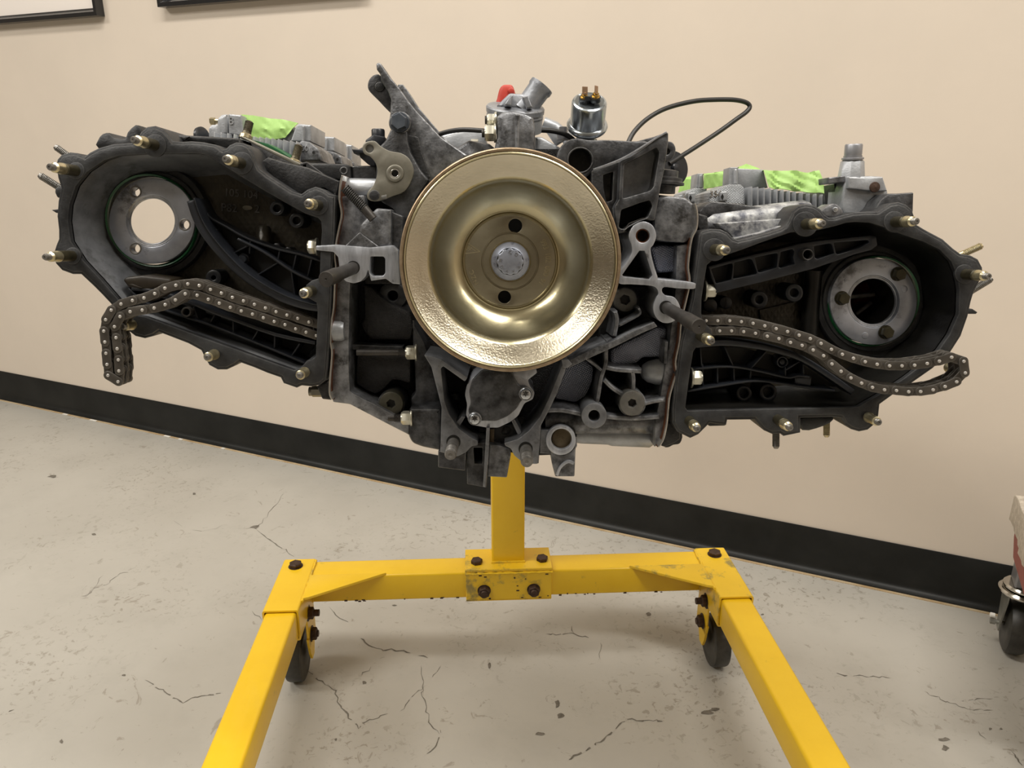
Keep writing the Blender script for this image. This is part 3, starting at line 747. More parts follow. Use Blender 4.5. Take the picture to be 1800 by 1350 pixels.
# black insulation rolls inside the V
cs('hose', 'rubber_black', tube([X(*p) for p in ((808, 748, 88), (820, 760, 86), (836, 768, 86), (853, 770, 88))], .0050, 14))
cs('hose', 'rubber_black', tube([X(*p) for p in ((876, 762, 88), (890, 755, 86), (904, 748, 88))], [.0044, .0062, .0044], 14))
cs('thin_strut', 'machined_dull', slab([(898, 738), (904, 736), (917, 760), (914, 764), (910, 764)], 72, 110, .0006, .8))
cs('thin_strut', 'machined_dull', slab([(801, 743), (812, 732), (818, 733), (808, 749)], 70, 110, .0006, .8))
cs('cast_lump', 'cast_dark', lathe(X(802, 700, 118), FWD, [(.006, 0), (.0055, .004), (.003, .006), (0, .0065)], 18), lathe(X(803, 728, 118), FWD, [(.006, 0), (.005, .004), (0, .006)], 18))
cs('cast_lump', 'cast_dark', lathe(X(915, 742, 110), FWD, [(.008, 0), (.007, .006), (0, .010)], 18))
# oil pump cover with its two bolts
cs('cover_flange', 'machined', slab([(844, 655), (828, 666), (820, 678), (817, 694), (821, 711), (819, 730), (828, 747), (856, 752), (876, 752), (897, 742), (911, 731), (922, 709), (937, 702), (940, 690), (931, 678), (928, 668), (945, 655), (940, 645), (850, 645)], 66, 118, .0008, 3))
pc = cs('pump_cover', 'cast_mid', slab([(848, 650), (830, 668), (824, 688), (828, 710), (822, 722), (832, 742), (850, 740), (872, 741), (893, 732), (909, 718), (917, 703), (932, 700), (936, 690), (926, 679), (913, 680), (903, 662), (900, 650)], 60.5, 66, .0012, 6), label='smooth blue-grey pump cover')
for px, py in ((834.5, 735.5), (924, 692)):
    o = X(px, py, 60)
    b_ = add('cover_bolt', eng, 'zinc', lathe(o, FWD, [(.0064, 0), (.0066, .0006), (.0064, .0012)], 28), lathe(o, FWD, [(.0058, .0012), (.0058, .0020), (.0050, .003), (.0046, .0046), (.0040, .005)], 28), label='bright zinc flange bolt')
    add('socket', b_, 'stud_dark', slab([[(px + rr * math.cos(a), py + rr * math.sin(a)) for k in range(12) for a, rr in ((k * PI / 6, 6.0 if k % 2 else 3.2),)]], 55.0, 55.6, 0))
# bottom studs
def short_stud(px, py, d, r, L, ax=FWD, m='stud_grey'):
    o = X(px, py, d) if not isinstance(px, Vector) else px
    s_ = add('stud', eng, m, lathe(o, ax, [(r, 0), (r, L * .55)] + thread(r * .98, L * .55, L * .92, .0010, .00025) + [(r * .8, L), (r * .3, L), (r * .25, L - .0006)], 24))
    return s_
cs('stud_hole', 'void_black', slab([circ(797, 777, 12.5, 28)], 61.6, 63, 0)); cs('stud_hole', 'void_black', slab([circ(924, 789, 12.5, 28)], 61.6, 63, 0))
short_stud(797, 779, 62, .0056, .040); short_stud(924.5, 791, 62, .0058, .040)
# long dark guide pins
cs('stud_hole', 'void_black', slab([circ(620.5, 470.5, 12, 28)], 57.7, 61, 0)); cs('stud_hole', 'void_black', slab([circ(1171, 540.5, 12, 28)], 59.7, 63, 0))
def long_pin(px, py, d, r, tipx, tipy, dt):
    a = X(px, py, d); b = X(tipx, tipy, dt); ax = (b - a).normalized(); L = (b - a).length
    p = add('guide_pin', eng, 'stud_dark', lathe(a - ax * .004, ax, [(r * .88, 0), (r * .88, L * .62), (r * .97, L * .66), (r, L * .72), (r, L + .003), (r * .92, L + .004), (r * .16, L + .004), (r * .1, L + .0034)], 30), label='long dark grey guide pin')
    return p
long_pin(621, 471, 60, .0063, 573, 491, -26)
long_pin(1172, 541, 62, .0063, 1229, 574, -28)

# right lower: ribs, knurled panels, dome boss
cs('front_web', 'cast', slab([(995, 640), (1000, 634), (1040, 614), (1080, 598), (1110, 583), (1150, 566), (1156, 574), (1128, 586), (1080, 610), (1040, 628), (1000, 647)], 62, 122, .0008, .8))
cs('front_web', 'machined_dull', slab([(987, 632), (999, 632), (1006, 640), (998, 647), (990, 646)], 60.5, 66, .0006, 1))
cs('knurled_panel', 'knurled', slab([(990, 646), (1004, 640), (1030, 633), (1044, 646), (1042, 670), (1031, 696), (1012, 709), (985, 703), (974, 702), (979, 678)], 96, 124, .003, 5, taper=.002))
cs('knurled_panel', 'knurled', slab([(1073, 616), (1095, 604), (1128, 589), (1155, 575), (1173, 578), (1168, 620), (1162, 628), (1130, 629), (1120, 638), (1112, 641), (1074, 640)], 92, 124, .003, 4, taper=.002))
cs('knurled_panel', 'knurled', slab([(1143, 434), (1165, 431), (1196, 433), (1192, 446), (1188, 478), (1160, 480), (1154, 474)], 90, 124, .003, 3, taper=.002))
ribs = [([(1070, 600), (1066, 616), (1065, 640), (1057, 665), (1053, 690), (1049, 712)], 8), ([(1064, 646), (1085, 650), (1110, 652), (1128, 653)], 9), ([(1030, 630), (1045, 641), (1058, 652)], 6),
        ([(1062, 668), (1076, 682), (1094, 694)], 8), ([(1112, 652), (1114, 668), (1113, 688)], 8), ([(1130, 711), (1150, 706), (1170, 703)], 8), ([(962, 722), (990, 722), (1024, 729)], 9), ([(1066, 733), (1110, 736), (1160, 733)], 9),
        ([(1082, 548), (1085, 565), (1080, 592)], 8), ([(1088, 573), (1105, 564), (1125, 552), (1122, 540)], 5), ([(1172, 600), (1170, 640)], 7)]
for p, w in ribs: cs('casting_rib', 'cast', slab(strip(cat(p, 4, False), w), 70, 122, .0022, 0, taper=.0008))
cs('oil_gallery', 'cast', *[lathe(X(958, 741, 96), (X(1164, 742, 96) - X(958, 741, 96)).normalized(), [(.011, 0), (.0118, .01), (.0118, .104), (.010, .108)], 28)])
cs('oil_gallery', 'cast_clean', lathe(X(1013, 762, 112), (X(1160, 768, 108) - X(1013, 762, 112)).normalized(), [(.0095, 0), (.010, .006), (.0100, .032), (.0112, .036), (.0112, .074), (.009, .077)], 28), label='cleaner cast oil gallery')
cs('dome_boss', 'cast_clean', lathe(X(1186, 654, 92), (-1, .02, 0), [(.0128, 0), (.0132, .004), (.0125, .018), (.0105, .026), (.0070, .031), (.0025, .0335), (0, .034)], 32), label='bright rounded cast boss')
cs('end_flange', 'cast', slab([(1190, 432), (1208, 428), (1214, 440), (1208, 500), (1202, 545), (1194, 600), (1186, 640), (1180, 690), (1172, 740), (1163, 782), (1150, 786), (1152, 740), (1162, 690), (1170, 640), (1177, 600), (1184, 545), (1188, 500)], 76, 130, .0015, 2))
cs('end_flange', 'cast_dark', slab([(1166, 740), (1186, 745), (1196, 757), (1196, 772), (1184, 780), (1176, 783), (1168, 786), (1162, 784)], 92, 150, .0015, 2))
# lug with core plug and foot
cs('plug_lug', 'cast', slab([circ(987, 773, 26, 40)], 76, 118, .001), slab([(1014, 768), (1012, 790), (1010, 838), (976, 838), (970, 815), (968, 788), (978, 798), (990, 801), (1004, 795), (1012, 784)], 71, 116, .0012, 2), slab([(948, 797), (950, 756), (975, 756), (975, 799)], 78, 118, .001, 1))
cs('plug_rim', 'machined', slab([circ(986, 774, 26.5, 40), circ(987, 772, 18, 32)], 65, 70, .001), label='machined rim around the core plug')
cs('core_plug', 'brown_core', slab([circ(987, 771, 17.5, 32)], 72, 80, .0015), label='brown stained core plug')
cs('foot_pad', 'machined', slab(strip(cat([(979, 836), (985, 822), (998, 812), (1009, 815)], 5, False), 5), 66.5, 69, .0004), label='bright worn arc')
cs('case_block', 'cast_dark', slab([(930, 788), (970, 792), (970, 800), (947, 801), (930, 806)], 80, 118, .001))

# right upper web with bore and triangular window
cs('front_web', 'machined', slab([cat([(1130, 389), (1147, 396), (1154, 414), (1149, 430), (1144, 438), (1148, 460), (1156, 486), (1159, 490), (1190, 493), (1220, 497), (1223, 503), (1219, 508), (1190, 507), (1168, 505), (1164, 512), (1170, 519), (1186, 523), (1196, 540), (1194, 556), (1180, 567), (1164, 567), (1152, 556), (1148, 540), (1153, 524), (1157, 516), (1153, 506), (1140, 502), (1110, 500), (1088, 498), (1088, 478), (1098, 466), (1110, 446), (1110, 432), (1105, 415), (1113, 397)], 4),
    circ(1130, 414.5, 12.3, 28), [(1124, 441), (1133, 441), (1147, 484), (1141, 491), (1096, 486), (1094, 483)]], 60, 118, .0008))
cs('bore', 'gasket_copper', slab([circ(1130, 414.5, 12.6, 28), circ(1130, 414.5, 10.5, 28)], 64, 74, 0), label='copper coloured thread insert')
cs('bore', 'void_black', slab([circ(1130, 414.5, 14, 28)], 84, 86, 0))
cs('tab_top', 'cast', slab([(1092, 487), (1150, 489), (1224, 497), (1222, 503), (1150, 500), (1092, 495)], 66, 84, .0008))
cs('case_block', 'cast_dark', slab([(1088, 500), (1150, 505), (1148, 560), (1100, 580), (1050, 600), (1060, 520)], 112, 124, .002, 3))
cs('case_block', 'cast', slab([(1150, 384), (1158, 350), (1172, 344), (1205, 347), (1221, 360), (1225, 385), (1224, 404), (1215, 417), (1206, 427), (1170, 425), (1152, 422)], 72, 128, .0022, 5, taper=.0006), label='grey mottled cast block')
# right upper panel bracket (big windows)
cs('panel_bracket', 'cast_mid', slab([[(1091, 283), (1110, 275), (1140, 254), (1160, 240), (1175, 232), (1175, 249), (1168, 298), (1160, 335), (1156, 361), (1151, 388), (1130, 385), (1106, 394), (1098, 408), (1086, 410), (1080, 364), (1088, 350)],
    [(1098, 289), (1130, 273), (1154, 259), (1159, 268), (1149, 328), (1143, 335), (1095, 349)], [(1092, 369), (1125, 357), (1142, 352), (1147, 362), (1139, 381), (1120, 388), (1106, 396), (1096, 403), (1088, 400)]], 60, 112, .0012, 3))
cs('panel_floor', 'cast_grey', slab([(1090, 280), (1170, 245), (1158, 340), (1088, 356)], 82, 112, 0))
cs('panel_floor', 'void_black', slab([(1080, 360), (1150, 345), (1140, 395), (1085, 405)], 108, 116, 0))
cs('top_edge', 'machined', slab(strip(cat([(1043, 298), (1066, 290), (1093, 279), (1118, 265), (1143, 249), (1172, 232)], 4, False), 3.2), 58.5, 61.5, .0002), label='bright worn edge')
cs('side_web', 'cast_dark', slab([[(1040, 300), (1091, 282), (1088, 350), (1078, 363), (1085, 400), (1060, 380), (1040, 330)], [(1060, 308), (1078, 302), (1076, 352), (1066, 355), (1061, 330)]], 76, 112, .001, 1.5))
cs('panel_floor', 'cast_mid', slab([(1055, 300), (1082, 298), (1080, 358), (1058, 358)], 92, 112, 0))
cs('casting_rib', 'cast_dark', slab(strip([(1080, 366), (1082, 395), (1090, 408), (1108, 404)], 6), 70, 112, .001))
# ring boss upper right with top arm
cs('ring_boss', 'cast_mid', slab([cat([(1000, 246), (1018, 243), (1036, 246), (1070, 246), (1110, 248), (1140, 250), (1120, 268), (1090, 281), (1060, 291), (1044, 300), (1030, 312), (1008, 312), (984, 300), (978, 282), (984, 260)], 3), circ(1020, 281.5, 21.5, 36)], 84, 128, .0015))
cs('bore_rim', 'cast_dark', slab([circ(1020, 281.5, 23.5, 36), circ(1020, 281.5, 20.5, 36)], 83, 92, .0006))
cs('bore_floor', 'cast_dark', slab([circ(1020, 281.5, 24, 36)], 104, 108, 0))
cs('top_arm', 'cast_mid', slab([(1060, 248), (1120, 248), (1150, 240), (1172, 232), (1174, 240), (1130, 268), (1090, 285), (1050, 296)], 100, 150, .0015, 2))

# gaskets: sheet standing between case and housings
def sheet(name, pts, d0, d1, th, m, lab=None):
    return cs(name, m, slab(strip(cat(pts, 4, False), th), d0, d1, .0002), label=lab)
gl_ = [(602, 308), (598, 322), (596, 350), (600, 376), (596, 398), (590, 428), (588, 450), (590, 470), (588, 500), (586, 540), (581, 572), (580, 598), (583, 622), (580, 660), (579, 690), (584, 703)]
sheet('gasket', gl_, 65, 250, 2.6, 'gasket_steel', 'bright steel gasket edge')
sheet('gasket', [(x + 2.0, y) for x, y in gl_], 68, 250, 1.4, 'gasket_copper', 'copper coloured gasket edge')
gr_ = [(1222, 358), (1226, 375), (1225, 400), (1217, 418), (1213, 440), (1210, 470), (1213, 496), (1206, 530), (1198, 565), (1195, 600), (1188, 635), (1190, 655), (1184, 675), (1177, 700), (1173, 740), (1167, 770), (1158, 786)]
sheet('gasket', gr_, 65, 250, 2.6, 'gasket_steel', 'bright steel gasket edge')
sheet('gasket', [(x - 2.2, y) for x, y in gr_[3:]], 68, 250, 1.7, 'gasket_copper', 'copper coloured gasket edge')

# left mount block and bracket
cs('mount_plate', 'machined', slab([[(555, 432), (588, 430), (650, 435), (690, 431), (700, 440), (704, 500), (690, 499), (678, 490), (652, 494), (647, 474), (643, 486), (634, 495), (622, 498.5), (608, 495), (598, 484), (596, 468), (594, 452), (586, 443), (555, 440)], [(651, 451), (674, 451), (677, 455), (677, 480), (673, 485), (655, 485), (650, 480)]], 58, 76, .0008, 2))
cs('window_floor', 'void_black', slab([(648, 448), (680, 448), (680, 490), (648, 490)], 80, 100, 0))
cs('mount_block', 'cast', slab([(632, 396), (652, 375), (662, 366), (688, 368), (688, 432), (668, 436), (630, 412)], 61, 112, .0025, 3))
cs('mount_block', 'cast', slab([(605, 433), (632, 408), (670, 436), (668, 438)], 60, 104, .001, 1))
cs('mount_block', 'cast_clean', slab([(597, 376), (612, 362), (634, 376), (634, 402), (622, 418), (606, 430), (592, 430), (594, 404)], 84, 128, .0025, 4), label='bright cast saddle')
cs('mount_block', 'cast_mid', slab([(688, 372), (708, 380), (706, 440), (690, 440)], 66, 112, .001, 2))
side_nut(559, 433.5, 76, -1, r=.0068, L=.0085, fl=.0080, thr=0, m='nut_cream')
cs('cross_tube', 'cast_clean', lathe(X(603, 331, 92), (X(664, 332, 92) - X(603, 331, 92)).normalized(), [(.0086, 0), (.0092, .001), (.0092, .05)], 28), label='smooth bright cross tube')
cs('mount_block', 'cast_mid', slab([(618, 291), (662, 291), (664, 318), (618, 318)], 100, 150, .002, 3))
# coil spring on a rod
a, b = X(606, 330, 56), X(640, 366, 56); ax, u, w = frame_of(b - a); L = (b - a).length; P = []
N = 14 * 14
for i in range(N + 1):
    t = i / N; an = 2 * PI * 14 * t; P.append(a + ax * (L * t) + (u * math.cos(an) + w * math.sin(an)) * .0037)
cs('coil_spring', 'rubber_black', tube(P, .00072, 6), label='dark coil spring')
c_ = X(656, 385, 56)
cs('spring_rod', 'stud_dark', tube([a, b], .0026, 10), tube([b, c_], .0040, 16))
# tall bracket, front plate
cs('tall_bracket', 'cast', slab([(661, 112), (665, 109), (670, 112), (682, 131), (703, 156), (716, 175), (731, 194), (752, 216), (774, 240), (822, 273), (790, 300), (760, 318), (730, 330), (717, 250), (716, 232), (690, 229), (683, 218), (686, 197), (687, 174), (682, 161), (670, 142), (668, 130), (662, 122)], 88, 122, .0015, 2))
cs('bracket_shade', 'cast_dark', slab([(717, 237), (735, 241), (742, 270), (757, 312), (742, 316), (728, 285), (718, 256)], 86.5, 90, .0005, 2))  # dark strip painting the shade of the recess in the bracket
cs('bracket_arm', 'cast_mid', slab([(687, 226), (716, 231), (717, 250), (722, 268), (740, 300), (754, 316), (730, 350), (722, 400), (700, 398), (692, 368), (670, 356), (660, 330), (662, 262), (678, 246)], 80, 118, .0022, 3))
cs('bolt_boss', 'cast', slab([circ(703, 215.5, 20, 32)], 80, 116, .0015))
o = X(703, 215.5, 80)
cs('hex_bolt', 'bolt_blue', lathe(o, FWD, [(.0085, 0), (.0088, .0012), (.0084, .0022)], 28), lathe(o, FWD, [(.0076, .002), (.0078, .003), (.0078, .0075), (.0066, .0092)], 6, .4), label='blue-grey hex bolt')
cs('rear_lobe', 'cast_mid', slab([cat([(649, 139), (658, 131), (670, 134), (690, 170), (690, 196), (680, 192), (662, 173), (649, 160), (646, 150)], 3)], 104, 130, .0015))
cs('lobe_pin', 'cast_dark', slab([circ(667, 152, 8.6, 24)], 102.5, 108, .0008)); cs('pin_recess', 'void_black', slab([circ(667, 152, 9.6, 24)], 103.7, 106, 0))
cs('rib_back', 'cast', slab([(700, 148), (708, 148), (716, 158), (735, 188), (776, 236), (800, 262), (770, 250), (720, 190), (696, 158)], 116, 150, .001, 1))
# olive sheet bracket with a nut and two eyes
hp = cs('bracket_plate', 'plate_olive', slab([cat([(649, 248), (659, 248), (668, 256), (684, 265), (704, 269), (719, 279), (727, 299), (722, 320), (710, 337), (690, 345), (672, 352), (656, 354), (646, 349), (646, 338), (657, 324), (663, 304), (660, 287), (650, 275), (640, 270), (637, 259), (641, 251)], 4), circ(649.5, 261, 7.2, 20), circ(694, 304.5, 8, 22)], 74, 79, .0006), label='olive zinc sheet plate')
cs('plate_eye', 'cast_clean', slab([circ(649.5, 261, 7.2, 20)], 78, 84, .0005)); cs('plate_eye', 'cast_dark', slab([circ(658, 343, 9.4, 20)], 73.2, 76, .0008))
cs('insert_nut', 'plate_olive', slab([circ(694, 304.5, 15.5, 32), circ(694, 304.5, 8, 22)], 72.6, 76, .0008)); cs('insert_ring', 'gasket_steel', slab([circ(694, 304.5, 8, 22), circ(694, 304.5, 6.2, 22)], 73, 80, .0003), label='bright threaded insert')
cs('insert_hole', 'cast_dark', slab([circ(694, 304.5, 7.5, 22)], 79, 81, 0)); cs('small_tab', 'plug_grey', slab([(670, 344), (680, 342), (680, 350), (670, 351)], 72.5, 75, .0004, 1))
# black clip behind the bracket
cs('hose_clip', 'plastic', slab([(642, 246), (656, 236), (676, 240), (676, 250), (664, 262), (660, 292), (648, 290), (632, 276), (630, 262), (642, 256)], 92, 112, .0015, 2), lathe(X(665, 241, 102), UP, [(.0062, 0), (.0062, .006), (.0055, .007)], 20), slab([(618, 262), (644, 264), (644, 268), (622, 270)], 88, 108, .0006, 1))

# ---- top centre: silver castings behind the pulley top
cs('silver_casting', 'cast_clean', slab([cat([(764, 262), (770, 245), (800, 234), (826, 228), (852, 236), (852, 275), (800, 280), (770, 276)], 3)], 150, 220, .003), label='bright clean aluminium casting')
cs('silver_casting', 'cast_clean', slab([(940, 240), (952, 240), (990, 262), (990, 300), (940, 290)], 140, 210, .003, 3), label='bright clean aluminium casting')
cs('silver_pipe', 'cast_clean', tube([X(*p) for p in ((760, 262, 175), (775, 248, 175), (800, 240, 175), (830, 240, 175), (850, 248, 175))], .0058, 16))
cs('silver_pipe', 'cast_clean', tube([X(*p) for p in ((955, 216, 185), (975, 224, 185), (995, 240, 185), (1008, 262, 185))], .0062, 16))
cs('small_nut', 'nut_cream', lathe(X(828, 254, 145), RT, [(.0050, 0), (.0050, .007)], 6), lathe(X(824, 256, 145), RT, [(.0035, 0), (.0035, .005)], 12))
cs('silver_casting', 'cast', slab([(800, 262), (824, 246), (860, 252), (872, 262), (940, 262), (984, 290), (960, 310), (830, 310)], 100, 140, .003, 3))
cs('small_bolt', 'grey_steel', lathe(X(990, 246, 140), UP, [(.0062, 0), (.0062, .006), (.0042, .006), (.0042, .012)], 18))
cs('small_boss', 'cast_clean', slab([(960, 230), (985, 228), (994, 246), (978, 256)], 150, 158, .001, 2))
# thermostat housing
tb = X(906, 262, 104)
cs('thermostat_neck', 'cast', slab([(873, 204), (884, 196), (900, 194), (925, 199), (938, 206), (941, 230), (940, 268), (868, 268), (873, 240)], 84, 128, .004, 4, taper=.0008), slab([(905, 200), (914, 200), (912, 266), (905, 266)], 80, 96, .0015, 1))
dax = Vector((.06, 1, .34)).normalized()
tc_ = X(905, 206, 118)
cs('thermostat_body', 'cast_clean', lathe(tc_ - dax * .012, dax, [(.026, 0), (.0265, .012)], 40), label='cast aluminium thermostat housing')
cs('thermostat_body', 'cast_grey', lathe(tc_, dax, [(.0262, .0), (.0268, .0008), (.0268, .0022), (.0258, .003), (.0258, .0036), (.0272, .0044), (.0275, .0085), (.0265, .0098), (.020, .0105), (.0, .011)], 44))
cs('thermostat_cap', 'cast_grey', slab([(870, 190), (882, 176), (896, 163), (926, 165), (938, 182), (944, 196)], 104, 134, .003, 3, taper=.001), slab([(886, 184), (897, 168), (902, 167), (899, 186)], 90, 104, .001, 1), slab([(918, 170), (928, 168), (936, 188), (926, 190)], 88, 104, .001, 1))
pa, pb = X(924, 190, 112), X(953, 150, 112); pax = (pb - pa).normalized(); PL = (pb - pa).length
cs('outlet_pipe', 'cast_grey', lathe(pa, pax, [(.0115, -.004), (.0106, .006), (.0108, PL - .006), (.0118, PL - .004), (.0116, PL), (.0090, PL), (.0086, PL - .004)], 32, cap=False), lathe(pa + pax * (PL - .01), pax, [(.0082, 0), (.0, .0002)], 20, cap=False), lathe(X(958, 171, 108), pax, [(.0016, -.003), (.0016, .002)], 8))
cs('red_cap', 'red_rubber', slab([cat([(872, 186), (874, 172), (878, 156), (884, 149), (893, 148), (901, 150), (906, 164), (907, 176), (900, 188)], 3)], 128, 142, .0030), slab([circ(898.5, 159, 5.5, 16)], 126, 130, .001), label='red rubber plug')
side_nut(873, 211, 96, -1, r=.0062, L=.0085, fl=.0072, thr=.003, m='nut_cream', lab='bright hex bolt')
side_nut(872, 234, 92, -1, r=.0080, L=.0100, fl=.0085, thr=.004, m='nut_cream', lab='bright hex union nut')
cs('thin_hose', 'rubber_black', tube([X(*p) for p in cat([(772, 236, 110), (790, 231, 106), (815, 228, 100), (850, 230, 94), (862, 231, 94)], 4, False)], .0022, 10), label='thin black line')
cs('thin_hose', 'rubber_black', tube([X(*p) for p in cat([(940, 229, 120), (958, 229, 122), (975, 231, 124), (993, 236, 126), (1008, 246, 128), (1018, 260, 132)], 4, False)], .0024, 10), label='thin black line')
# oil pressure sender
sx_ = Vector((.0, 1, .88)).normalized(); so_ = X(1030, 243, 134)
k_ = S(134)
snd = cs('pressure_sender', 'zinc_blue', lathe(so_, sx_, [(.0090, -.006), (.0094, .000), (.0092, .006), (.0115, .008), (.0175, .0105), (.0192, .0125), (.0196, .0145), (.0186, .0165), (.0168, .0175), (.0164, .019), (.0164, .0375), (.0156, .0393), (.0140, .0400), (.0134, .0394), (.0, .0394)], 44), label='shiny zinc plated sender can')
cs('sender_nut', 'plate_olive', lathe(so_ - sx_ * .010, sx_, [(.0112, 0), (.0112, .008)], 6))
tp_ = so_ + sx_ * .0394
add('terminal_base', snd, 'plastic', lathe(tp_ + Vector((-.005, 0, 0)), sx_, [(.0050, 0), (.0048, .004)], 18), lathe(tp_ + Vector((.005, 0, .004)), sx_, [(.0050, 0), (.0048, .004)], 18), box(tp_ + sx_ * .002 + Vector((0, 0, .002)), (.010, .004, .007), .0005))
for dx, dz, a in ((-.005, 0, .2), (.005, .004, .9)):
    q = tp_ + Vector((dx, 0, dz)) + sx_ * .004
    t_ = add('terminal', snd, 'brass', lathe(q, sx_, [(.0036, 0), (.0038, .0006), (.0034, .0012)], 18), lathe(q, sx_, [(.0030, .0012), (.0030, .0034)], 6), lathe(q, sx_, [(.0016, .0034), (.0016, .006)], 10), label='brass spade terminal')
    M = Matrix.Rotation(a, 3, 'Y')
    add('blade', t_, 'copper_blade', box(q + sx_ * .0070, (.0052, .0070, .0008), .0003, M))

# ---- cable loop and dark cap behind the right bracket
cable = cs('cable', 'rubber_black', tube([X(*p) for p in cat([(1098, 268, 150), (1106, 247, 156), (1116, 230, 162), (1135, 211, 170), (1160.5, 195, 178), (1188, 185, 186), (1224, 177.4, 194), (1255.5, 175.3, 200), (1285, 175.2, 205), (1303, 177.5, 208), (1314.7, 182, 210), (1317.8, 189, 210), (1310.4, 198, 208), (1295, 209, 204), (1266, 230, 198), (1224, 257.7, 186), (1195, 276, 176), (1176, 288, 168)], 5, False)], .0024, 10), label='black cable standing up in a loop')
cs('round_cap', 'plastic', lathe(X(1186, 296, 172), Vector((.5, .1, 1)).normalized(), [(.017, -.02), (.0185, -.003), (.017, 0), (.006, .001), (.004, .004), (0, .0045)], 32), label='dark round cap')
cs('ear', 'cast_mid', slab([cat([(1168, 250), (1182, 250), (1188, 262), (1184, 276), (1172, 284), (1164, 270)], 3), circ(1172, 266, 6, 16)], 92, 120, .001))
cs('hose_union', 'cast_mid', lathe(X(1166, 321, 128), (.05, 1, 0), [(.012, -.010), (.012, -.003), (.020, -.002), (.020, 0), (.018, .001), (.018, .004), (.0135, .005), (.0135, .011), (.009, .012)], 28))
cs('bracket_tab', 'cast_mid', slab([(1158, 342), (1172, 344), (1205, 347), (1203, 357), (1162, 352)], 118, 150, .001))

# ---- crank pulley
pul = bpy.data.objects.new('pulley', None); COL.objects.link(pul); pul.empty_display_size = .05; pul.parent = eng; pul['label'] = 'gold zinc plated belt pulley'
k = S(0); R = lambda px: px * k
def pl(name, m, prof, lab=None, segs=96, cap=False): return add(name, pul, m, lathe((0, 0, 0), (0, 0, 1), [(R(r) if r > 1 else r, -t / 1000) for r, t in prof], segs, cap=cap), label=lab, sharp=30)
C0 = Vector((0, 0, 0))
pl('rim', 'pulley_gold', [(150, 44), (168, 43), (189, 42), (191.5, 40.5), (192, 38), (190, 36), (160, 22), (156, 20), (160, 18), (188, 7), (191, 6), (192.5, 4.5), (192.5, 2.6)])
pl('rim_edge', 'pulley_edge', [(192.5, 2.6), (191.6, .9), (190, .2), (186.6, .3), (185.6, 1.2)], 'matt brown rolled edge')
pl('lip', 'pulley_gold', [(185.6, 1.2), (184.8, .3), (183.2, -.1), (181.6, .4), (180.6, 2.0)])
pl('cone_face', 'pulley_peened', [(180.6, 2.0), (178, 3.0), (160, 7.2), (146, 11)], 'peened conical face')
pl('bowl', 'pulley_gold', [(146, 11), (141, 13), (137, 16.5), (132, 20), (124, 25), (114, 30), (104, 34.5), (96, 36.8), (90.5, 37.6), (88, 37.2)])
pl('hub_rim', 'pulley_gold', [(88, 37.2), (87, 35.4), (85.5, 34.4), (83.5, 34.3), (82, 35.2)])
hubm = [(82, 35.2), (80, 35.6)]
# hub disc with two holes
hub = add('hub', pul, 'pulley_hub', prism([[(R(82.5) * math.cos(2 * PI * i / 64), R(82.5) * math.sin(2 * PI * i / 64)) for i in range(64)],
      [(.0054 + R(12.6) * math.cos(-2 * PI * i / 24) - .001, R(63.5) + R(12.6) * math.sin(-2 * PI * i / 24)) for i in range(24)],
      [(-.0038 - .0012 + R(12.0) * math.cos(-2 * PI * i / 24), -R(65) + R(12.0) * math.sin(-2 * PI * i / 24)) for i in range(24)]], -.0352, -.0400, .0003), label='stamped hub disc')
pl('hub_step', 'pulley_hub', [(53, 35.3), (51.5, 34.6), (50, 34.6), (49, 35.8), (48.5, 36.6), (47, 36.4), (38, 36.2)])
pl('centre_boss', 'pulley_gold', [(38, 36.3), (37.5, 33.4), (36.6, 32.8), (33, 32.8)], segs=64)
cb = pl('centre_bolt', 'bolt_steel', [(35, 32.9), (34.8, 31.6), (33.6, 30.8), (27, 30.2), (24.5, 29.6), (24.3, 28)], 'grey steel flange bolt', 48)
pts12 = []
for i in range(48):
    a = 2 * PI * i / 48; pts12.append((R(23.6 + 1.2 * math.cos(12 * a)) * math.cos(a), R(23.6 + 1.2 * math.cos(12 * a)) * math.sin(a)))
add('bolt_head', cb, 'bolt_steel', prism([pts12], -.0212, -.031, .0012))
def arc_text(par, m, s, rad, a0, step, size, z, flip=False):
    for i, ch in enumerate(s):
        if ch == ' ': continue
        a = a0 - step * i
        t_ = text('letter', par, m, ch, (rad * math.cos(a), rad * math.sin(a), z), size, a - PI / 2, .0004)
arc_text(hub, 'zinc_gold', '993 102 050 91', R(69), math.radians(31), math.radians(5.1), .0066, -.0351)
for i, ch in enumerate('CZN'): text('letter', hub, 'zinc_gold', ch, (R(-70 + 3.5 * i), R(-20 - 9 * i), -.0352), .0056, math.radians(115 + 6 * i), .00025)
arc_text(cb, 'zinc', 'M CO VAVG', R(17), math.radians(170), math.radians(40), .0036, -.0211)
# arrow head emblem
def line3(p, q, w_, z): 
    p, q = Vector(p), Vector(q); d_ = (q - p).normalized(); nn = Vector((-d_.y, d_.x)) * w_ / 2
    L_ = [p + nn, p - nn, q - nn, q + nn]; L_ = [(v.x, v.y) for v in L_]
    if area2(L_) < 0: L_.reverse()
    return prism([L_], z, z - .0004, .00008)
A_, B_, C_ = (-.0375, .0165), (-.0262, .0082), (-.0395, .0065)
add('arrow_mark', hub, 'zinc_gold', line3(A_, B_, .0006, -.0350), line3(B_, C_, .0006, -.0350), line3((-.0375, .0135), (-.030, .0090), .0004, -.0350), line3((-.0375, .0125), (-.034, .0095), .0004, -.0350), line3((-.038, .0095), (-.034, .0135), .0004, -.0350), line3((-.0365, .0090), (-.033, .0120), .0004, -.0350))
add('shaft_nose', pul, 'void_black', lathe((0, 0, -.125), (0, 0, 1), [(.045, 0), (.045, .07)], 40))
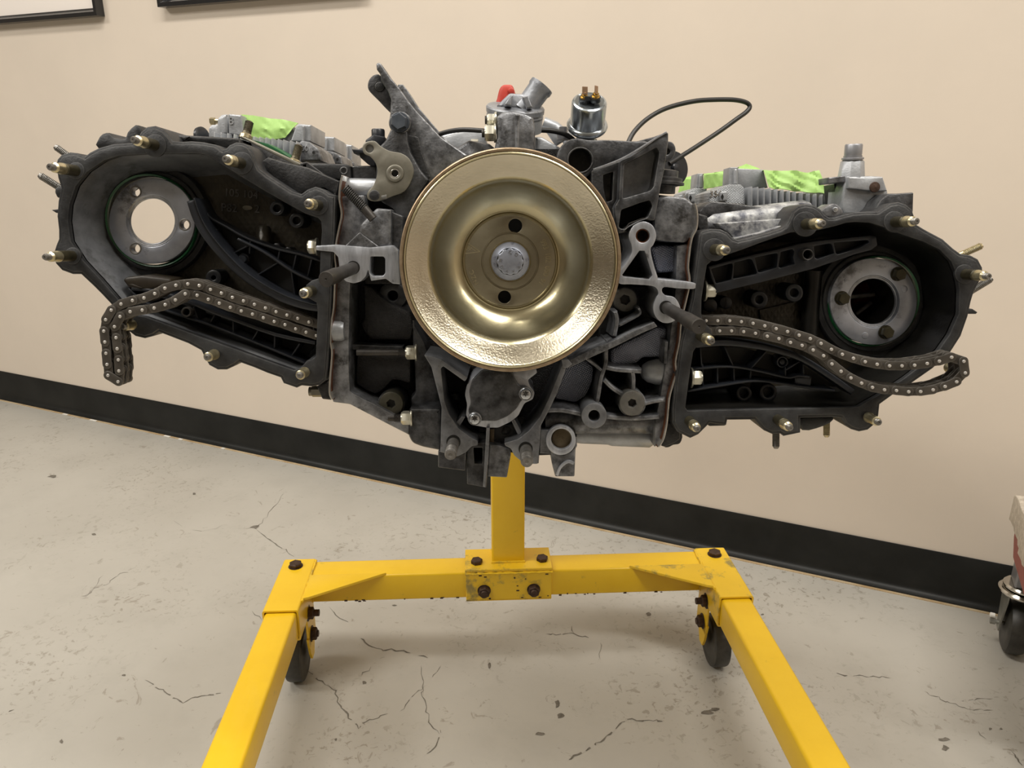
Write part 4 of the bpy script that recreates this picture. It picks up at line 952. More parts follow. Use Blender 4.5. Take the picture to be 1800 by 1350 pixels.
# ------------------------------------------------------------------ chain housings
def housing(outer, inner, cam, d0, studs, right):
    h = add('chain_housing', eng, 'housing', slab([outer, inner], d0 + 3.5, d0 + 74, .0015, 0), slab([inset_px(outer, 4.5), inner], d0, d0 + 5, .0010, 0))
    cx, cy, cr, hole = cam
    # floor of the box with the camshaft opening
    zb = -(d0 + 62) / 1000
    fo = uvloop(inner, d0, True); fo2 = inset(fo, -.004)
    c = X(cx, cy, d0 + 50); rr = S(d0 + 50) * (cr + 15)
    holeL = [(c.x + rr * math.cos(-2 * PI * i / 48), c.y + rr * math.sin(-2 * PI * i / 48)) for i in range(48)]
    V, Fc = prism([fo2, holeL], zb, zb - .010, 0)
    add('housing_floor', h, 'housing_in', (V, Fc))
    # drafted inner wall with a fillet at the floor
    V = []; Fc = []; n = len(fo); lv = []
    for t, t2, z in ((-.0004, -.0004, -(d0 + 8) / 1000), (.0003, .0025, zb + .040), (.0008, .0055, zb + .028), (.002, .009, zb + .018), (.0035, .0125, zb + .009), (.0055, .0155, zb + .003), (.008, .0175, zb + .0003)):
        L = []
        I0, I1 = inset(fo, t), inset(fo, t2)
        for q, q0, q1 in zip(fo, I0, I1):
            w_ = max(0, min(1, 1.6 - math.hypot(q[0] - c.x, q[1] - c.y) / .085))
            L.append((q0[0] + (q1[0] - q0[0]) * w_, q0[1] + (q1[1] - q0[1]) * w_))
        V += [(a, b, z) for a, b in L]
    for k in range(6):
        for i in range(n):
            j = (i + 1) % n; Fc.append((k * n + i, k * n + j, (k + 1) * n + j, (k + 1) * n + i))
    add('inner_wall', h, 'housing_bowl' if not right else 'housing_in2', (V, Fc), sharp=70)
    return h
def inset_px(p, b):
    q = list(p)
    if area2(q) < 0: q.reverse()
    return inset(q, b)
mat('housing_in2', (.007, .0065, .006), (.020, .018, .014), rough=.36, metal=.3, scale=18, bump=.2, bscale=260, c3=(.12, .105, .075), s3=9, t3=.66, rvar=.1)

LO = [(98, 290), (100, 280), (107, 272), (122, 267.5), (135, 269), (148, 275), (157, 268), (173, 260), (200, 252.5), (230, 251), (242, 242), (247, 232), (258, 223), (272, 221), (287, 228), (297, 238), (304, 248), (320, 249), (336, 248), (358, 250), (378, 254), (391, 263), (397, 261), (403, 255), (414, 250), (426, 251), (438, 257), (446, 269), (451, 285), (456, 297), (470, 308), (487, 319), (513, 336), (529, 341), (540, 333), (554, 328), (568, 333), (579, 341), (590, 343), (588.5, 400), (586, 447), (582, 540), (579, 607), (576, 650), (573, 668), (562, 677), (549, 680), (530, 678), (521, 682), (498, 674), (493, 664), (470, 656), (446, 646), (421, 637), (411, 644), (398, 650), (382, 650), (367, 642), (359, 628), (353, 616), (330, 603.6), (305, 594), (279, 584), (269, 591), (254, 595), (237, 591), (224, 581), (212, 562), (194, 534), (178, 517), (163, 502), (141.6, 482), (127, 482), (108, 475), (97, 463), (94, 444), (98, 431), (102.5, 420), (102.5, 404), (99.7, 380), (101.7, 353), (106.7, 330), (101, 312)]
LI = [(119, 388), (121.7, 360), (133, 327), (153, 302), (183, 282), (208, 274), (250, 271), (300, 270), (347, 270), (361, 272), (376, 281), (400, 296), (424, 311), (460, 333), (504, 358), (536, 375.6), (558, 383), (564, 389), (565.5, 405), (563, 440), (562, 480), (561, 489), (548, 493), (538, 501), (536, 513), (542, 524), (556, 532), (558, 545), (556, 600), (554.5, 627), (549, 631), (539, 634), (530, 645), (517, 651), (480, 638), (420, 616), (330, 584), (255, 557), (232, 553), (220, 541), (208, 527), (175, 489), (146, 458), (124, 424)]
def dens(p, m=9):
    o = []
    for i in range(len(p)):
        a, b = Vector(p[i]), Vector(p[(i + 1) % len(p)]); k = max(1, round((b - a).length / m))
        for j in range(k): o.append(tuple(a.lerp(b, j / k)))
    return o
lh = housing(LO, dens(LI), (267, 388.5, 76, 36), 60, [], False)
RO = [(1229, 412), (1234, 406), (1250.7, 402), (1267, 403), (1280, 409), (1289, 419), (1298, 422), (1320, 417), (1350, 409), (1372, 402), (1380, 397), (1386, 386), (1392, 372), (1403, 362), (1417, 358.5), (1432, 361), (1443, 368), (1451, 378), (1458, 382), (1467, 382), (1481, 378), (1502, 373), (1527, 371.5), (1543, 372), (1552, 366), (1564, 358), (1580, 355), (1593.5, 359.5), (1604, 369), (1608, 381), (1612, 395), (1627, 404), (1658, 420.5), (1676.5, 437), (1689, 446), (1707, 449), (1720, 455.8), (1727.5, 470), (1728.4, 484), (1719, 501), (1713, 512), (1707.3, 531), (1702, 556), (1689.7, 591), (1671, 620), (1640, 648), (1600, 676), (1569, 695), (1547, 711), (1545, 730), (1539.3, 745), (1526, 756), (1511, 759), (1497, 755), (1486, 747), (1479, 735), (1464, 733.5), (1408, 735), (1407.5, 761), (1378, 767), (1372.8, 762.6), (1358, 763.5), (1343.5, 757), (1332.8, 745), (1327, 738), (1279, 738.5), (1277, 747.5), (1248, 744), (1238, 754), (1228, 764), (1213.8, 770.6), (1191, 759.5), (1182, 743), (1181.5, 722), (1185, 684), (1196, 600), (1207, 560), (1215.5, 524), (1222, 465)]
RI = [(1251, 458.8), (1275, 449), (1302, 440), (1345, 424), (1390, 408.7), (1440, 404.5), (1471, 397), (1487, 392), (1502, 390.4), (1529, 391.5), (1556, 400), (1585, 412), (1622.6, 424.6), (1652, 439), (1672.4, 460), (1682.7, 485), (1687, 510), (1685.6, 552), (1669, 589), (1650, 616), (1620, 642), (1590, 665), (1547, 693), (1511, 714), (1500, 716), (1464, 716.5), (1400, 718), (1340, 719), (1270, 720.5), (1209, 722), (1205, 716), (1213.8, 649), (1219, 618), (1224, 611), (1240, 607), (1250, 598), (1252, 586), (1246, 574), (1236, 566), (1233, 550), (1233.5, 524), (1239, 490), (1243, 466)]
rh = housing(RO, dens(RI), (1535.6, 530, 78, 44), 60, [], True)

# camshaft flange rings
def cam_ring(h, cx, cy, r, rhole, bolts, d, rbolt, lab):
    g = add('cam_flange', h, 'ring_steel', slab([circ(cx, cy, r, 72), circ(cx, cy, rhole, 56)] + [circ(*b, rbolt, 24) for b in bolts], d, d + 9.0, .0008), label=lab)
    add('bore_step', g, 'machined', slab([circ(cx, cy, rhole + .5, 56), circ(cx, cy, rhole - 6, 56)], d + 5.5, d + 9.0, .0010), slab([circ(cx, cy, rhole + 1.0, 56), circ(cx, cy, rhole - 2.5, 56)], d + 3.0, d + 6, .0006))
    add('oil_seal', g, 'oring_green', lathe(X(cx, cy, d + 4.5), FWD, [(S(d) * (r + 3.2), -.002), (S(d) * (r + 3.6), .0005), (S(d) * (r + 2.2), .0022), (S(d) * (r - .5), .0015), (S(d) * (r - .5), -.002)], 72, cap=False), label='green sealing ring')
    add('bore_rim', g, 'housing', slab([circ(cx, cy, r + 12, 72), circ(cx, cy, r + 1.5, 72)], d + 6, d + 14, .002), slab([circ(cx, cy, r + 24, 72), circ(cx, cy, r + 4, 72)], d + 11, d + 22, .002))
    return g
lr = cam_ring(lh, 267, 388.5, 75.5, 45.5, [(238, 337.5), (324.5, 395), (238, 437)], 100, 8.2, 'grey steel ring with three holes')
for bx, by in ((238, 337.5), (324.5, 395), (238, 437)):
    add('bolt_rim', lr, 'stud_grey', slab([circ(bx, by, 10.8, 28), circ(bx, by, 8.0, 24)], 99.7, 101, .0003))
rr_ = cam_ring(rh, 1535.6, 530, 76.5, 46, [], 96, 8, 'grey steel ring with three dark bolts')
for bx, by in ((1577.5, 481.5), (1479, 524), (1556, 583.5)):
    o = X(bx, by, 96)
    add('flange_bolt', rr_, 'stud_oil', lathe(o, FWD, [(.0068, 0), (.0068, .0012)], 24), lathe(o, FWD, [(.0060, .001), (.0063, .0022), (.0063, .0060), (.0052, .0078)], 6, .3), label='dark hex bolt')
for bx, by in ((1490, 493), (1521, 590), (1590, 508)):
    add('ring_dimple', rr_, 'ring_steel', slab([circ(bx, by, 6, 20)], 95.6, 97, .0004))
# inside the right bore: a dark camshaft end with red assembly grease
cb_ = X(1526, 530, 150)
add('bearing_bore', rh, 'housing_in2', lathe(X(1530, 528, 104), (0, 0, -1), [(.031, 0), (.031, .004), (.0265, .005), (.0265, .085), (0, .086)], 48, cap=False))
add('camshaft_end', rh, 'red_lube', lathe(X(1520, 512, 165), (.3, .4, 1), [(.012, -.02), (.012, 0), (.009, .004), (0, .005)], 24), label='camshaft end with red assembly grease')
add('cam_lobe', rh, 'stud_grey', box(X(1512, 520, 150), (.030, .005, .004), .001, Matrix.Rotation(.1, 3, 'Z')), box(X(1518, 542, 150), (.020, .004, .004), .001, Matrix.Rotation(.7, 3, 'Z')))

# flange studs: sleeve, nut shoulder, threaded tip
def fstud(h, px, py, d, L, dark=True, r=.0044):
    o = X(px, py, d); L = L / 1000
    k1 = .50 * L if dark else .08 * L
    s_ = add('flange_stud', h, 'zinc_gold', lathe(o, FWD, [(r * 1.05, k1), (r * 1.12, k1 + .001), (r * 1.12, k1 + .003), (r * .98, k1 + .004), (r * .98, L * .80), (r * .62, L * .84)], 20))
    add('stud_tip', s_, 'stud_grey', lathe(o, FWD, thread(r * .68, L * .82, L * .97, .0010, .0003) + [(r * .5, L), (r * .2, L), (r * .18, L - .0006)], 16))
    if dark: add('stud_sleeve', s_, 'stud_oil', lathe(o, FWD, [(r * 1.10, -.002), (r * 1.10, k1 * .9), (r * .92, k1 * .95), (r * .92, k1 + .001)], 20))
    return s_
for px, py, L, dk in ((133, 300, 40, 1), (272, 255, 40, 1), (424, 287, 40, 1), (559.6, 361, 40, 1), (127, 449.5, 42, 1), (234, 570, 20, 0), (379, 622, 22, 0), (548, 511.5, 34, 1), (537, 653, 22, 0)):
    fstud(lh, px, py, 60, L, dk)
for px, py, L, dk in ((1256, 438.5, 43, 1), (1416, 394, 40, 1), (1573, 390, 38, 1), (1696, 482, 36, 1), (1232, 590, 40, 1), (1212, 739.5, 32, 1), (1367, 737, 34, 1), (1524, 732, 24, 0), (1665, 645, 22, 0)):
    fstud(rh, px, py, 60, L, dk)
# raised pads around the studs
for h, L_ in ((lh, ((133, 300, 15), (272, 256, 20), (424, 287, 20), (559.6, 361, 17), (127, 450, 15))), (rh, ((1256, 439, 20), (1416, 394, 22), (1573, 390, 19), (1696, 482, 17)))):
    for px, py, r in L_: add('stud_pad', h, 'housing', slab([circ(px, py, r, 32)], 58.9, 62, .0006))
# loose bolts and spikes of the housings
def rod(h, a, b, r=.0031, m='stud_grey', nm='long_stud'):
    a, b = Vector(a), Vector(b); ax = (b - a).normalized(); L = (b - a).length
    return add(nm, h, m, lathe(a, ax, [(r, 0), (r, L * .35)] + thread(r, L * .35, L * .94, .0011, .0004) + [(r * .6, L)], 14))
rod(lh, X(142, 290, 88), X(96, 257, 80)); rod(lh, X(136, 349, 86), X(68, 307, 74), .0034)
rod(rh, X(1676, 454, 88), X(1727, 431, 80), .0034, 'zinc_gold'); rod(rh, X(1680, 528, 86), X(1744, 489, 76), .0034)
rod(rh, X(1364, 730, 92), X(1364, 788, 92), .0036); rod(rh, X(1453, 725, 100), X(1453, 768, 100), .0034, 'zinc_gold')
add('cast_spike', lh, 'housing', slab([(90, 369), (116, 366), (116, 378), (98, 374)], 66, 74, .0006))
add('cast_spike', rh, 'housing', slab([(1686, 542), (1710, 543), (1719, 549), (1716, 552), (1686, 552)], 66, 73, .0008))
# outer lumps of the left housing
add('outer_boss', lh, 'housing', slab([cat([(170, 245), (178, 235), (190, 233), (198, 240), (205, 242), (218, 243), (222, 232), (236, 219), (246, 224), (252, 240), (250, 262), (172, 262)], 2)], 108, 150, .003))
add('outer_boss', lh, 'housing', slab([(96, 330), (104, 326), (118, 328), (118, 352), (99, 347), (95, 338)], 68, 90, .002, 2))
add('outer_boss', lh, 'cast_dark', slab([(300, 236), (420, 243), (425, 256), (390, 262), (375, 252), (300, 247)], 90, 150, .002, 2), slab([(320, 241), (332, 240), (324, 246)], 86, 92, .0004))
add('top_tube', lh, 'housing', lathe(X(494, 321, 112), (X(600, 327, 104) - X(494, 321, 112)).normalized(), [(.0075, -.002), (.0085, 0), (.0085, .053)], 24))
add('top_wall', lh, 'cast_dark', slab([(452, 288), (470, 276), (500, 285), (540, 294), (596, 318), (590, 345), (570, 330), (545, 332), (528, 340), (512, 335), (470, 308)], 84, 130, .002, 2))
add('top_block', lh, 'housing', slab([(538, 286), (608, 288), (617, 292), (617, 315), (600, 316), (576, 313), (545, 300)], 96, 150, .002, 2))
add('top_wall', lh, 'cast_dark', slab([[(527, 287), (539, 284), (578, 312), (540, 308), (527, 300)], [(532, 290), (538, 289), (538, 300), (532, 299)]], 92, 112, .0008, 1))
add('hole_ring', lh, 'cast_mid', slab([circ(604, 300, 7.2, 20), circ(604, 300, 4.6, 18)], 95, 98, .0005)); add('dark_hole', lh, 'void_black', slab([circ(604, 300, 5.4, 18)], 95.6, 96.5, 0))
# exhaust flange with gold plate and green gasket
P1, P2 = (419, 239), (528, 291)
add('exhaust_flange', lh, 'plate_olive', slab([(418, 238), (430, 241), (527, 287), (529, 291), (518, 290), (421, 241)], 98, 150, .0006), label='gold coloured flange plate')
add('flange_gasket', lh, 'oring_green', slab([(443, 246), (470, 252), (495, 266), (510, 277), (494, 272), (460, 258)], 118, 150, .0004), label='thin green gasket')
add('flange_body', lh, 'cast_dark', slab([(440, 250), (520, 290), (530, 300), (500, 310), (470, 300), (452, 285)], 98, 140, .001))
for a, b in (((432, 242, 112), (439, 213, 116)), ((517, 287, 112), (526, 255, 116))):
    rod(lh, X(*a), X(*b), .0040, 'stud_thread'); add('stud_collar', lh, 'zinc_gold', lathe(X(*a), X(*b) - X(*a), [(.0058, -.001), (.0058, .002), (.0045, .0035)], 18))
add('bottom_tab', lh, 'housing', slab([(492, 660), (530, 672), (522, 682), (498, 674)], 64, 110, .002, 3))

# right housing top: stained duct, plate, tensioner tower
add('oil_duct', rh, 'cast_stained', lathe(X(1240, 396, 112), (X(1412, 376, 112) - X(1240, 396, 112)).normalized(), [(.0100, 0), (.0125, .006), (.0130, .03), (.0130, .094), (.010, .10)], 32), label='mottled white-stained duct')
add('top_wall', rh, 'cast_mid', slab([(1229, 372), (1238, 362), (1251, 354), (1290, 357), (1316, 361), (1390, 370), (1395, 376), (1300, 378), (1232, 386)], 104, 150, .0015, 2))
add('top_wall', rh, 'cast_dark', slab([(1228, 375), (1244, 380), (1246, 404), (1232, 410), (1228, 400)], 88, 130, .0015, 2))
add('housing_rib', rh, 'cast_stained', slab(strip(cat([(1290, 420), (1330, 412), (1365, 402), (1380, 396)], 3, False), 4), 74, 110, .0006), slab([(1260, 392), (1380, 384), (1378, 400), (1340, 412), (1292, 420), (1282, 410), (1268, 402)], 84, 120, .001, 2))
tw = add('tensioner_tower', rh, 'cast_clean', slab([(1481, 366), (1484, 330), (1490, 310), (1530, 309), (1550, 310), (1557, 322), (1562, 338), (1560, 372), (1520, 378), (1484, 376)], 104, 140, .0025, 2), slab([(1492, 311), (1528, 313), (1552, 311), (1560, 336), (1536, 336), (1491, 331)], 99, 106, .001, 1), label='light cast tensioner housing')
add('tower_tab', tw, 'cast', slab([(1456, 312), (1486, 309), (1487, 320), (1457, 323)], 106, 130, .001, 1))
tx = (Vector((-.05, 1, .12))).normalized(); to = X(1496, 312, 116)
add('tower_neck', tw, 'cast_clean', lathe(to, tx, [(.0128, -.004), (.0120, .001), (.0105, .0145), (.0085, .0165)], 8, .3))
add('tower_cap', tw, 'grey_steel', lathe(to + tx * .0165, tx, [(.0100, 0), (.0100, .0016), (.0084, .002), (.0084, .0035)], 28), lathe(to + tx * .0195, tx, [(.0078, 0), (.0080, .002), (.0080, .0100), (.0072, .0112)], 24), label='grey steel plug bolt')
add('tower_bolt', tw, 'rust_bolt', lathe(X(1537.5, 329, 99), FWD, [(.0050, 0), (.0046, .0012), (0, .002)], 20), label='small dark rusty bolt')
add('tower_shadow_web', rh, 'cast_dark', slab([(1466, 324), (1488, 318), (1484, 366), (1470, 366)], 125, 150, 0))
add('top_wall', rh, 'cast_mid', slab([(1548, 352), (1562, 340), (1576, 340), (1607, 338), (1606, 372), (1602, 384), (1560, 380), (1536, 372)], 78, 120, .0018, 2))
add('ring_lug', rh, 'cast', slab([cat([(1444, 372), (1456, 362), (1466, 358), (1476, 363), (1482, 374), (1470, 382), (1452, 380)], 3)], 68, 90, .001)); add('lug_pin', rh, 'zinc', slab([circ(1469, 368.5, 4.6, 20)], 66.5, 70, .0005))
add('bottom_boss', rh, 'housing', slab([cat([(1407, 736), (1440, 734), (1466, 734), (1460, 744), (1436, 754), (1412, 757)], 2)], 78, 120, .002))
add('bottom_boss', rh, 'housing', slab([(1246, 738), (1279, 738), (1277, 749), (1246, 750)], 78, 120, .002, 3))
add('corner_boss', rh, 'cast_dark', slab([cat([(1166, 772), (1186, 752), (1200, 764), (1196, 780), (1184, 783), (1176, 787), (1168, 786)], 3)], 96, 150, .002))
side_nut(1237, 511.5, 82, 1, r=.0068, L=.0105, fl=.0098, thr=0, m='nut_cream')
side_nut(1213, 664, 80, 1, r=.0075, L=.0105, fl=.0100, thr=.002, m='nut_cream')
side_nut(557, 577, 84, -1, r=.0068, L=.0095, fl=.0098, thr=0, m='stud_grey', lab='grey hex nut beside the chain')
cs('corner_bolt', 'plate_olive', lathe(X(560, 688, 90), (-1, 0, 0), [(.0055, -.01), (.0055, .006)], 6), lathe(X(560, 688, 90), (-1, 0, 0), [(.0045, -.01), (.0045, .009)], 12))
add('corner_boss', lh, 'cast_dark', slab([(556, 680), (578, 668), (584, 704), (566, 702)], 84, 130, .002, 2))

# ---- inside the left housing: chain guides, bosses, ribs
def guide(name, h, m, *gens, lab=None): return add(name, h, m, *gens, label=lab)
band = cat([(334, 352), (345, 384), (362, 414), (388, 446), (420, 478), (458, 505), (500, 526), (540, 538), (562, 541)], 4, False)
g1 = guide('tensioner_rail', lh, 'plastic', slab(strip(band, [15] * len(band)), 66, 92, .0018), lab='curved black plastic chain rail')
add('rail_edge', g1, 'plastic', slab(strip([(x + 7, y - 4) for x, y in band], 2.4), 64.5, 92, .0004))
g2 = guide('rail_frame', lh, 'plastic', slab(strip(cat([(350, 350), (366, 380), (396, 398), (436, 420), (488, 438), (527, 447), (565, 459)], 4, False), 4), 82, 104, .0006), slab(strip(cat([(417, 420), (463, 443), (512, 476), (552, 495)], 4, False), 4), 78, 104, .0006),
   *[slab(strip(p, 2.6), 84, 104, .0004) for p in ([(400, 450), (440, 430)], [(492, 438), (487, 462)], [(521, 446), (514, 476)], [(548, 455), (540, 488)], [(450, 485), (488, 462)], [(512, 476), (518, 520)], [(380, 402), (378, 430)], [(440, 422), (438, 446)])])
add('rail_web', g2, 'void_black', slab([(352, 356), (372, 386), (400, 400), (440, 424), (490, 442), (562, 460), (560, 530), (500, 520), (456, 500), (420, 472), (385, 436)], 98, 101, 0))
pv = add('pivot_pin', g2, 'plastic', lathe(X(431, 455, 92), FWD, [(.0058, 0), (.0060, .004), (.0054, .006), (.0052, .005)], 24), lathe(X(431, 455, 92), FWD, [(.0040, 0), (.0040, .008), (.0034, .009)], 24))
add('rail_root', lh, 'plastic_brown', slab([(215, 492), (222, 487), (250, 484), (300, 490), (304, 500), (250, 512), (225, 506)], 72, 100, .002, 3), lab if False else slab([(226, 500), (232, 499), (250, 506), (246, 508)], 71, 74, .0003), label='dark brown guide block')
lowtop = [(230, 508), (270, 512), (330, 530), (378, 550), (411, 562), (483.5, 588), (554, 603)]
g3 = guide('guide_rail', lh, 'plastic', slab(strip(cat(lowtop, 3, False), 7), 72, 98, .001), slab(strip(cat([(225, 507), (250, 530), (290, 546), (342, 563), (367, 571), (442, 600), (508, 627), (535, 639)], 3, False), 4), 72, 98, .0008),
    *[slab(strip(p, 2.6), 76, 98, .0004) for p in ([(378, 551), (367, 571)], [(409, 562), (410, 586)], [(455, 578), (442, 600)], [(483, 588), (482, 617)], [(527, 604), (512, 626)], [(340, 540), (348, 562)])], lab='ribbed black lower chain guide')
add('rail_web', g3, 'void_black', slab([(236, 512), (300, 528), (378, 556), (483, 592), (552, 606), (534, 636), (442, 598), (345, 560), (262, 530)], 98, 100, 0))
add('guide_pin', g3, 'stud_dark', slab([circ(327, 548.5, 9, 24), circ(327, 548.5, 6, 20)], 68, 80, .0006))
def boss(h, x, y, r, ri, d, d1=122, m='plastic'):
    return add('threaded_boss', h, m, slab([circ(x, y, r, 28), circ(x, y, ri, 20)], d, d1, .0012), slab([circ(x, y, ri + 1, 16)], d + 9, d + 10, 0))
boss(lh, 486.5, 366, 13, 6.5, 98); boss(lh, 521, 387.5, 13.5, 6.5, 94); boss(lh, 375, 488, 14, 4, 102)
add('cast_post', lh, 'housing_in', lathe(X(464, 402, 112), (0, -1, .2), [(.0055, -.002), (.0068, 0), (.0068, .014)], 20))
add('cast_lump', lh, 'plastic', slab([circ(486, 434, 7, 16)], 106, 122, .001), slab([circ(506, 441, 7, 16)], 106, 122, .001))
fz = -(60 + 62) / 1000 + .0004
for s_, px, py, sz in (('P82', 403, 366, .0105), ('2', 452, 368, .0105), ('105 104', 424, 341, .0100)):
    q = X(px, py, 121.4); text('cast_letters', lh, 'cast_mid', s_, (q.x, q.y, fz), sz, -.09, .0008)
add('paint_dab', lh, 'plate_olive', slab([cat([(426, 364), (431, 361), (440, 362), (443, 366), (439, 369), (430, 369)], 3)], 121, 122.5, .0002), label='pale paint dab')

# ---- inside the right housing
g4 = guide('guide_rail', rh, 'plastic', slab([[(1245, 468), (1290, 456), (1327, 447), (1368, 438), (1404, 428), (1440, 423), (1481, 419), (1531, 413), (1541, 416), (1543, 431), (1533, 439), (1502, 447.5), (1470, 459), (1429, 473), (1340, 496), (1258, 515.5), (1256, 500), (1250, 488)],
    [(1250, 473), (1286, 463), (1288, 466), (1285, 491), (1280, 493), (1259, 498)], [(1291, 462), (1318, 455), (1322, 457), (1331, 479), (1329, 482), (1289, 490)], [(1327, 453), (1365, 445), (1367, 447), (1365, 470), (1336, 479), (1333, 478)],
    [(1373, 443), (1393, 438), (1396, 442), (1394, 452), (1397, 464), (1371, 471), (1369, 468)], [(1431, 433), (1459, 428), (1462, 430), (1466, 445), (1437, 455), (1433, 453)], [(1466, 427), (1526, 422), (1528, 426), (1512, 435), (1473, 447), (1470, 445)], circ(1418, 447, 10.5, 24)],
    76, 98, .0010, 1.5), lab='long black ribbed chain guide')
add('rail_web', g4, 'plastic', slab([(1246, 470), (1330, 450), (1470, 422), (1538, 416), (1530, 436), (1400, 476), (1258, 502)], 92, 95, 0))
add('pivot_tube', g4, 'stud_dark', slab([circ(1420.5, 447.5, 10.2, 28), circ(1420.5, 447.5, 7.8, 24)], 66, 100, .0008), label='dark hollow pivot tube')
arc_ = cat([(1223, 607), (1269, 603), (1311, 606), (1358, 614), (1411, 631), (1464, 664), (1500, 690)], 4, False)
g5 = guide('tensioner_rail', rh, 'plastic', slab(strip(arc_, 11), 74, 100, .0014), slab(strip(cat([(1215, 650), (1269, 645), (1304, 647), (1340, 654), (1384, 664), (1404, 661), (1424, 663)], 4, False), 3.4), 78, 104, .0006), slab(strip(cat([(1209, 688), (1269, 678), (1327, 670), (1375, 675), (1420, 682), (1468, 687)], 4, False), 3.6), 76, 104, .0006),
   *[slab(strip(p, 2.6), 82, 104, .0004) for p in ([(1231, 612), (1234, 646)], [(1274, 610), (1290, 646)], [(1347, 618), (1320, 648)], [(1382, 650), (1405, 636)], [(1412, 640), (1413, 661)], [(1261, 645), (1262, 678)], [(1290, 648), (1291, 674)], [(1320, 650), (1319, 670)], [(1235, 640), (1236, 682)], [(1381, 645), (1381, 664)])],
   slab([(1396, 662), (1428, 662), (1426, 680), (1398, 676)], 80, 104, .002, 3), lab='curved black rail with spring blades')
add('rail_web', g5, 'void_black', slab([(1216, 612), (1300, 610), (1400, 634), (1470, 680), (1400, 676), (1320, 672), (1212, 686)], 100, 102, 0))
add('pivot_pin', g5, 'plastic', slab([circ(1376, 636.5, 10.5, 28), circ(1376, 636.5, 7.4, 24)], 84, 102, .0008), slab([circ(1376, 636.5, 5.6, 24)], 86, 102, .001))
boss(rh, 1335, 527, 15.5, 7, 96); boss(rh, 1396.5, 515, 16, 7.5, 94); boss(rh, 1308, 692, 14, 8, 92); boss(rh, 1351, 690, 15.5, 9, 92)
for x, y, r, a in ((1249, 537, 12, .7), (1276, 532.5, 11, 1.55)):
    sl = [(x - r * math.cos(a), y - r * math.sin(a)), (x + r * math.cos(a), y + r * math.sin(a))]
    s_ = add('slotted_plug', rh, 'plastic', slab([circ(x, y, r, 28)], 100, 122, .001)); add('slot', s_, 'void_black', slab(strip([(sl[0][0] * .8 + x * .2, sl[0][1] * .8 + y * .2), (sl[1][0] * .8 + x * .2, sl[1][1] * .8 + y * .2)], 2.4), 99.7, 101, 0))
add('cast_column', rh, 'housing_in2', lathe(X(1430, 476, 112), (0, -1, 0), [(.0085, 0), (.0085, .062)], 24))
add('knurled_floor', rh, 'housing_in', slab([(1335, 545), (1400, 530), (1412, 590), (1340, 580)], 118, 123, .0005, 2))

# ---- cylinder heads with fins
def fin(h, x, yt, yb, d0, d1, w=2.4, nm='cooling_fin', lean=0):
    k = w / 2
    lp = [(x - k + lean * 0, yb), (x - k, yt + 6), (x - k + .5, yt + 2), (x, yt), (x + k, yt + 1.5), (x + k, yb)]
    return add(nm, h, 'cast_clean', slab([lp], d0, d1, .0005))
hl = cs('cylinder_head', 'cast_clean', slab([(366, 262), (366, 225), (371, 219), (386, 218), (392, 226), (400, 246), (524, 262), (524, 300), (366, 280)], 186, 260, .002, 2), label='clean light grey aluminium cylinder head')
for x, yt in ((376.4, 231.5), (388, 232.5), (399.6, 233.6), (411, 235), (422.5, 236), (434, 237.6), (445.8, 239), (456.4, 240), (467, 241), (477.8, 242.4), (488.4, 243.6), (498.2, 245), (509.8, 246.6), (520.5, 248)):
    fin(hl, x, yt, 292, 150, 190)
add('port_wall', hl, 'cast_clean', slab([(380, 242), (381, 208), (388, 201), (400, 200), (402, 236)], 168, 200, .003, 3), slab([(402, 236), (401, 200), (424, 202), (430, 240)], 160, 205, .0015, 1))
q = X(406.5, 213, 159.7); text('cast_number', hl, 'cast_clean', '8', (q.x, q.y, q.z), .0105, -.05, .0008)
add('head_nut', hl, 'zinc_gold', lathe(X(375, 213, 178), RT, [(.0036, -.003), (.0036, .002)], 6), lathe(X(375, 213, 178), RT, [(.0024, .0), (.0024, .006)], 10))
add('head_ring', hl, 'plastic', lathe(X(353, 240, 190), (.8, .1, .4), [(.0075, -.002), (.0095, 0), (.0095, .003), (.0075, .004)], 20))
for (x0, x1, yt, yb, d) in ((510, 547, 217.5, 249, 172), (549, 588, 239, 266, 270), (590, 619, 253, 284, 370)):
    m_ = (x0 + x1) / 2
    add('port_pillar', hl, 'cast_clean', slab([(x0, yb), (x0 + 10, yt + 4), (x0 + 14, yt), (x1, yt + 2), (x1, yb)], d, d + 60, .0015, 1), slab([(m_ + 1, yb), (m_ + 2, yt + 4), (m_ + 7, yt + 4), (m_ + 6, yb)], d - 4, d + 2, .001, 1))
add('port_wall', hl, 'cast_clean', slab([(420, 262), (424, 206), (470, 212), (514, 222), (520, 262)], 180, 205, .001))
add('fin_gap_shade', hl, 'cast_mid', slab([(370, 300), (372, 240), (440, 244), (524, 254), (524, 300)], 184, 190, 0)); add('fin_gap_shade', hl, 'cast_mid', slab([(418, 300), (424, 242), (524, 254), (524, 300)], 176, 186, 0))  # darker backing of the same clean metal: shade painted between the fins
add('port_wall', hl, 'cast_clean', slab([(549, 268), (549, 236), (566, 240), (588, 243), (592, 282)], 285, 350, .001))
